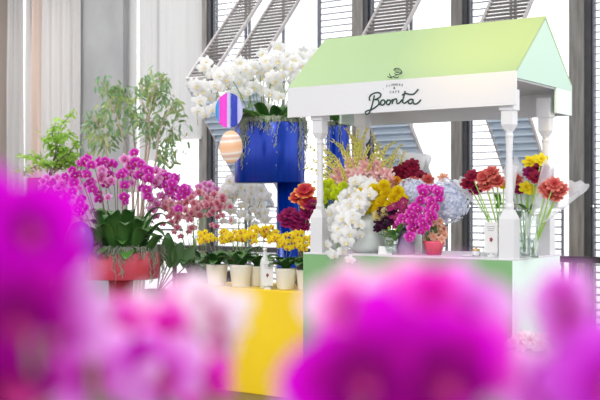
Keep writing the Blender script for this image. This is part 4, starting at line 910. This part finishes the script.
front_plant(170, .85, 'blurred pink and white edged moth orchid low in the left foreground', [
    (198, 330, .80, 'edge', .08, .2, .1, .2), (130, 336, .78, 'edge', .085, -.3, .1, -.2), (160, 374, .74, 'lil', .075, .1, .1, .3), (202, 384, .78, 'hot', .055, -.3, 0, .5),
    (108, 376, .72, 'lil', .07, -.2, .2, 0), (184, 300, .84, 'edge', .055, 0, .4, .7), (218, 314, .78, 'white', .055, -.3, .1, .2), (200, 294, .78, 'white', .035, .2, .3, .2), (168, 324, .76, 'hot', .035, .2, .2, .4), (112, 316, .76, 'hot', .035, .2, .2, .4), (140, 352, .7, 'deep', .028, .2, .2, .4)])
front_plant(400, .72, 'blurred hot magenta moth orchid in the centre foreground', [
    (352, 306, .66, 'edge', .07, -.3, .2, .2), (408, 296, .64, 'edge', .06, .2, .2, -.1), (460, 312, .64, 'lil', .075, .2, .2, -.1), (394, 386, .55, 'deep', .12, 0, .1, .2), (338, 372, .62, 'hot', .07, -.3, .1, .4), (466, 366, .60, 'hot', .075, .3, .1, .4), (410, 330, .60, 'hot', .075, 0, 0, .9),
    (432, 290, .58, 'hot', .038, .2, .2, .4), (362, 380, .52, 'dark', .06, 0, .2, .2), (440, 384, .52, 'dark', .065, 0, .2, .7), (304, 394, .66, 'lil', .04, 0, .1, .7), (497, 376, .70, 'lil', .045, 0, .1, .7)])
front_plant(580, .75, 'blurred violet magenta moth orchid in the bottom right corner', [
    (567, 318, .66, 'lil', .056, -.2, .1, 1.4), (612, 382, .58, 'pur', .085, -.1, .1, .3), (540, 390, .72, 'lil', .065, .1, .2, .3), (526, 368, .80, 'edge', .045, 0, .3, .2), (566, 378, .62, 'dark', .045, .2, .2, .2), (562, 292, .66, 'lil', .042, -.2, .1, .4), (590, 352, .64, 'pur', .045, -.2, .1, .4)])

# labels: things that share a label say where they stand in their group
ORD = ['', 'second', 'third', 'fourth', 'fifth', 'sixth', 'seventh', 'eighth', 'ninth', 'tenth', 'eleventh', 'twelfth']
same = {}
for o in bpy.data.objects:
    if o.parent is None and o.get('label'): same.setdefault(o['label'], []).append(o)
def scr_x(o):
    c = next((ch for ch in o.children if ch.name.startswith('blossom')), None)
    p = Vector(o.location)+(Vector(c.location) if c else Vector((0, 0, 0))); return p.dot(RGT)/p.dot(FWD)
for lb, obs in same.items():
    n = len(obs)
    if 2 <= n <= 12:
        obs.sort(key=scr_x)
        for i, o in enumerate(obs):
            if n == 2: q = ('left one', 'right one')[i]
            elif i == 0: q = 'leftmost'
            elif i == n-1: q = 'rightmost'
            elif i <= n//2: q = ORD[i]+' from left'
            else: q = ORD[n-1-i]+' from right'
            ws = lb.split(); o['label'] = ' '.join(ws[:13])+', '+q
for o in bpy.data.objects:
    if '_w' in o: del o['_w']
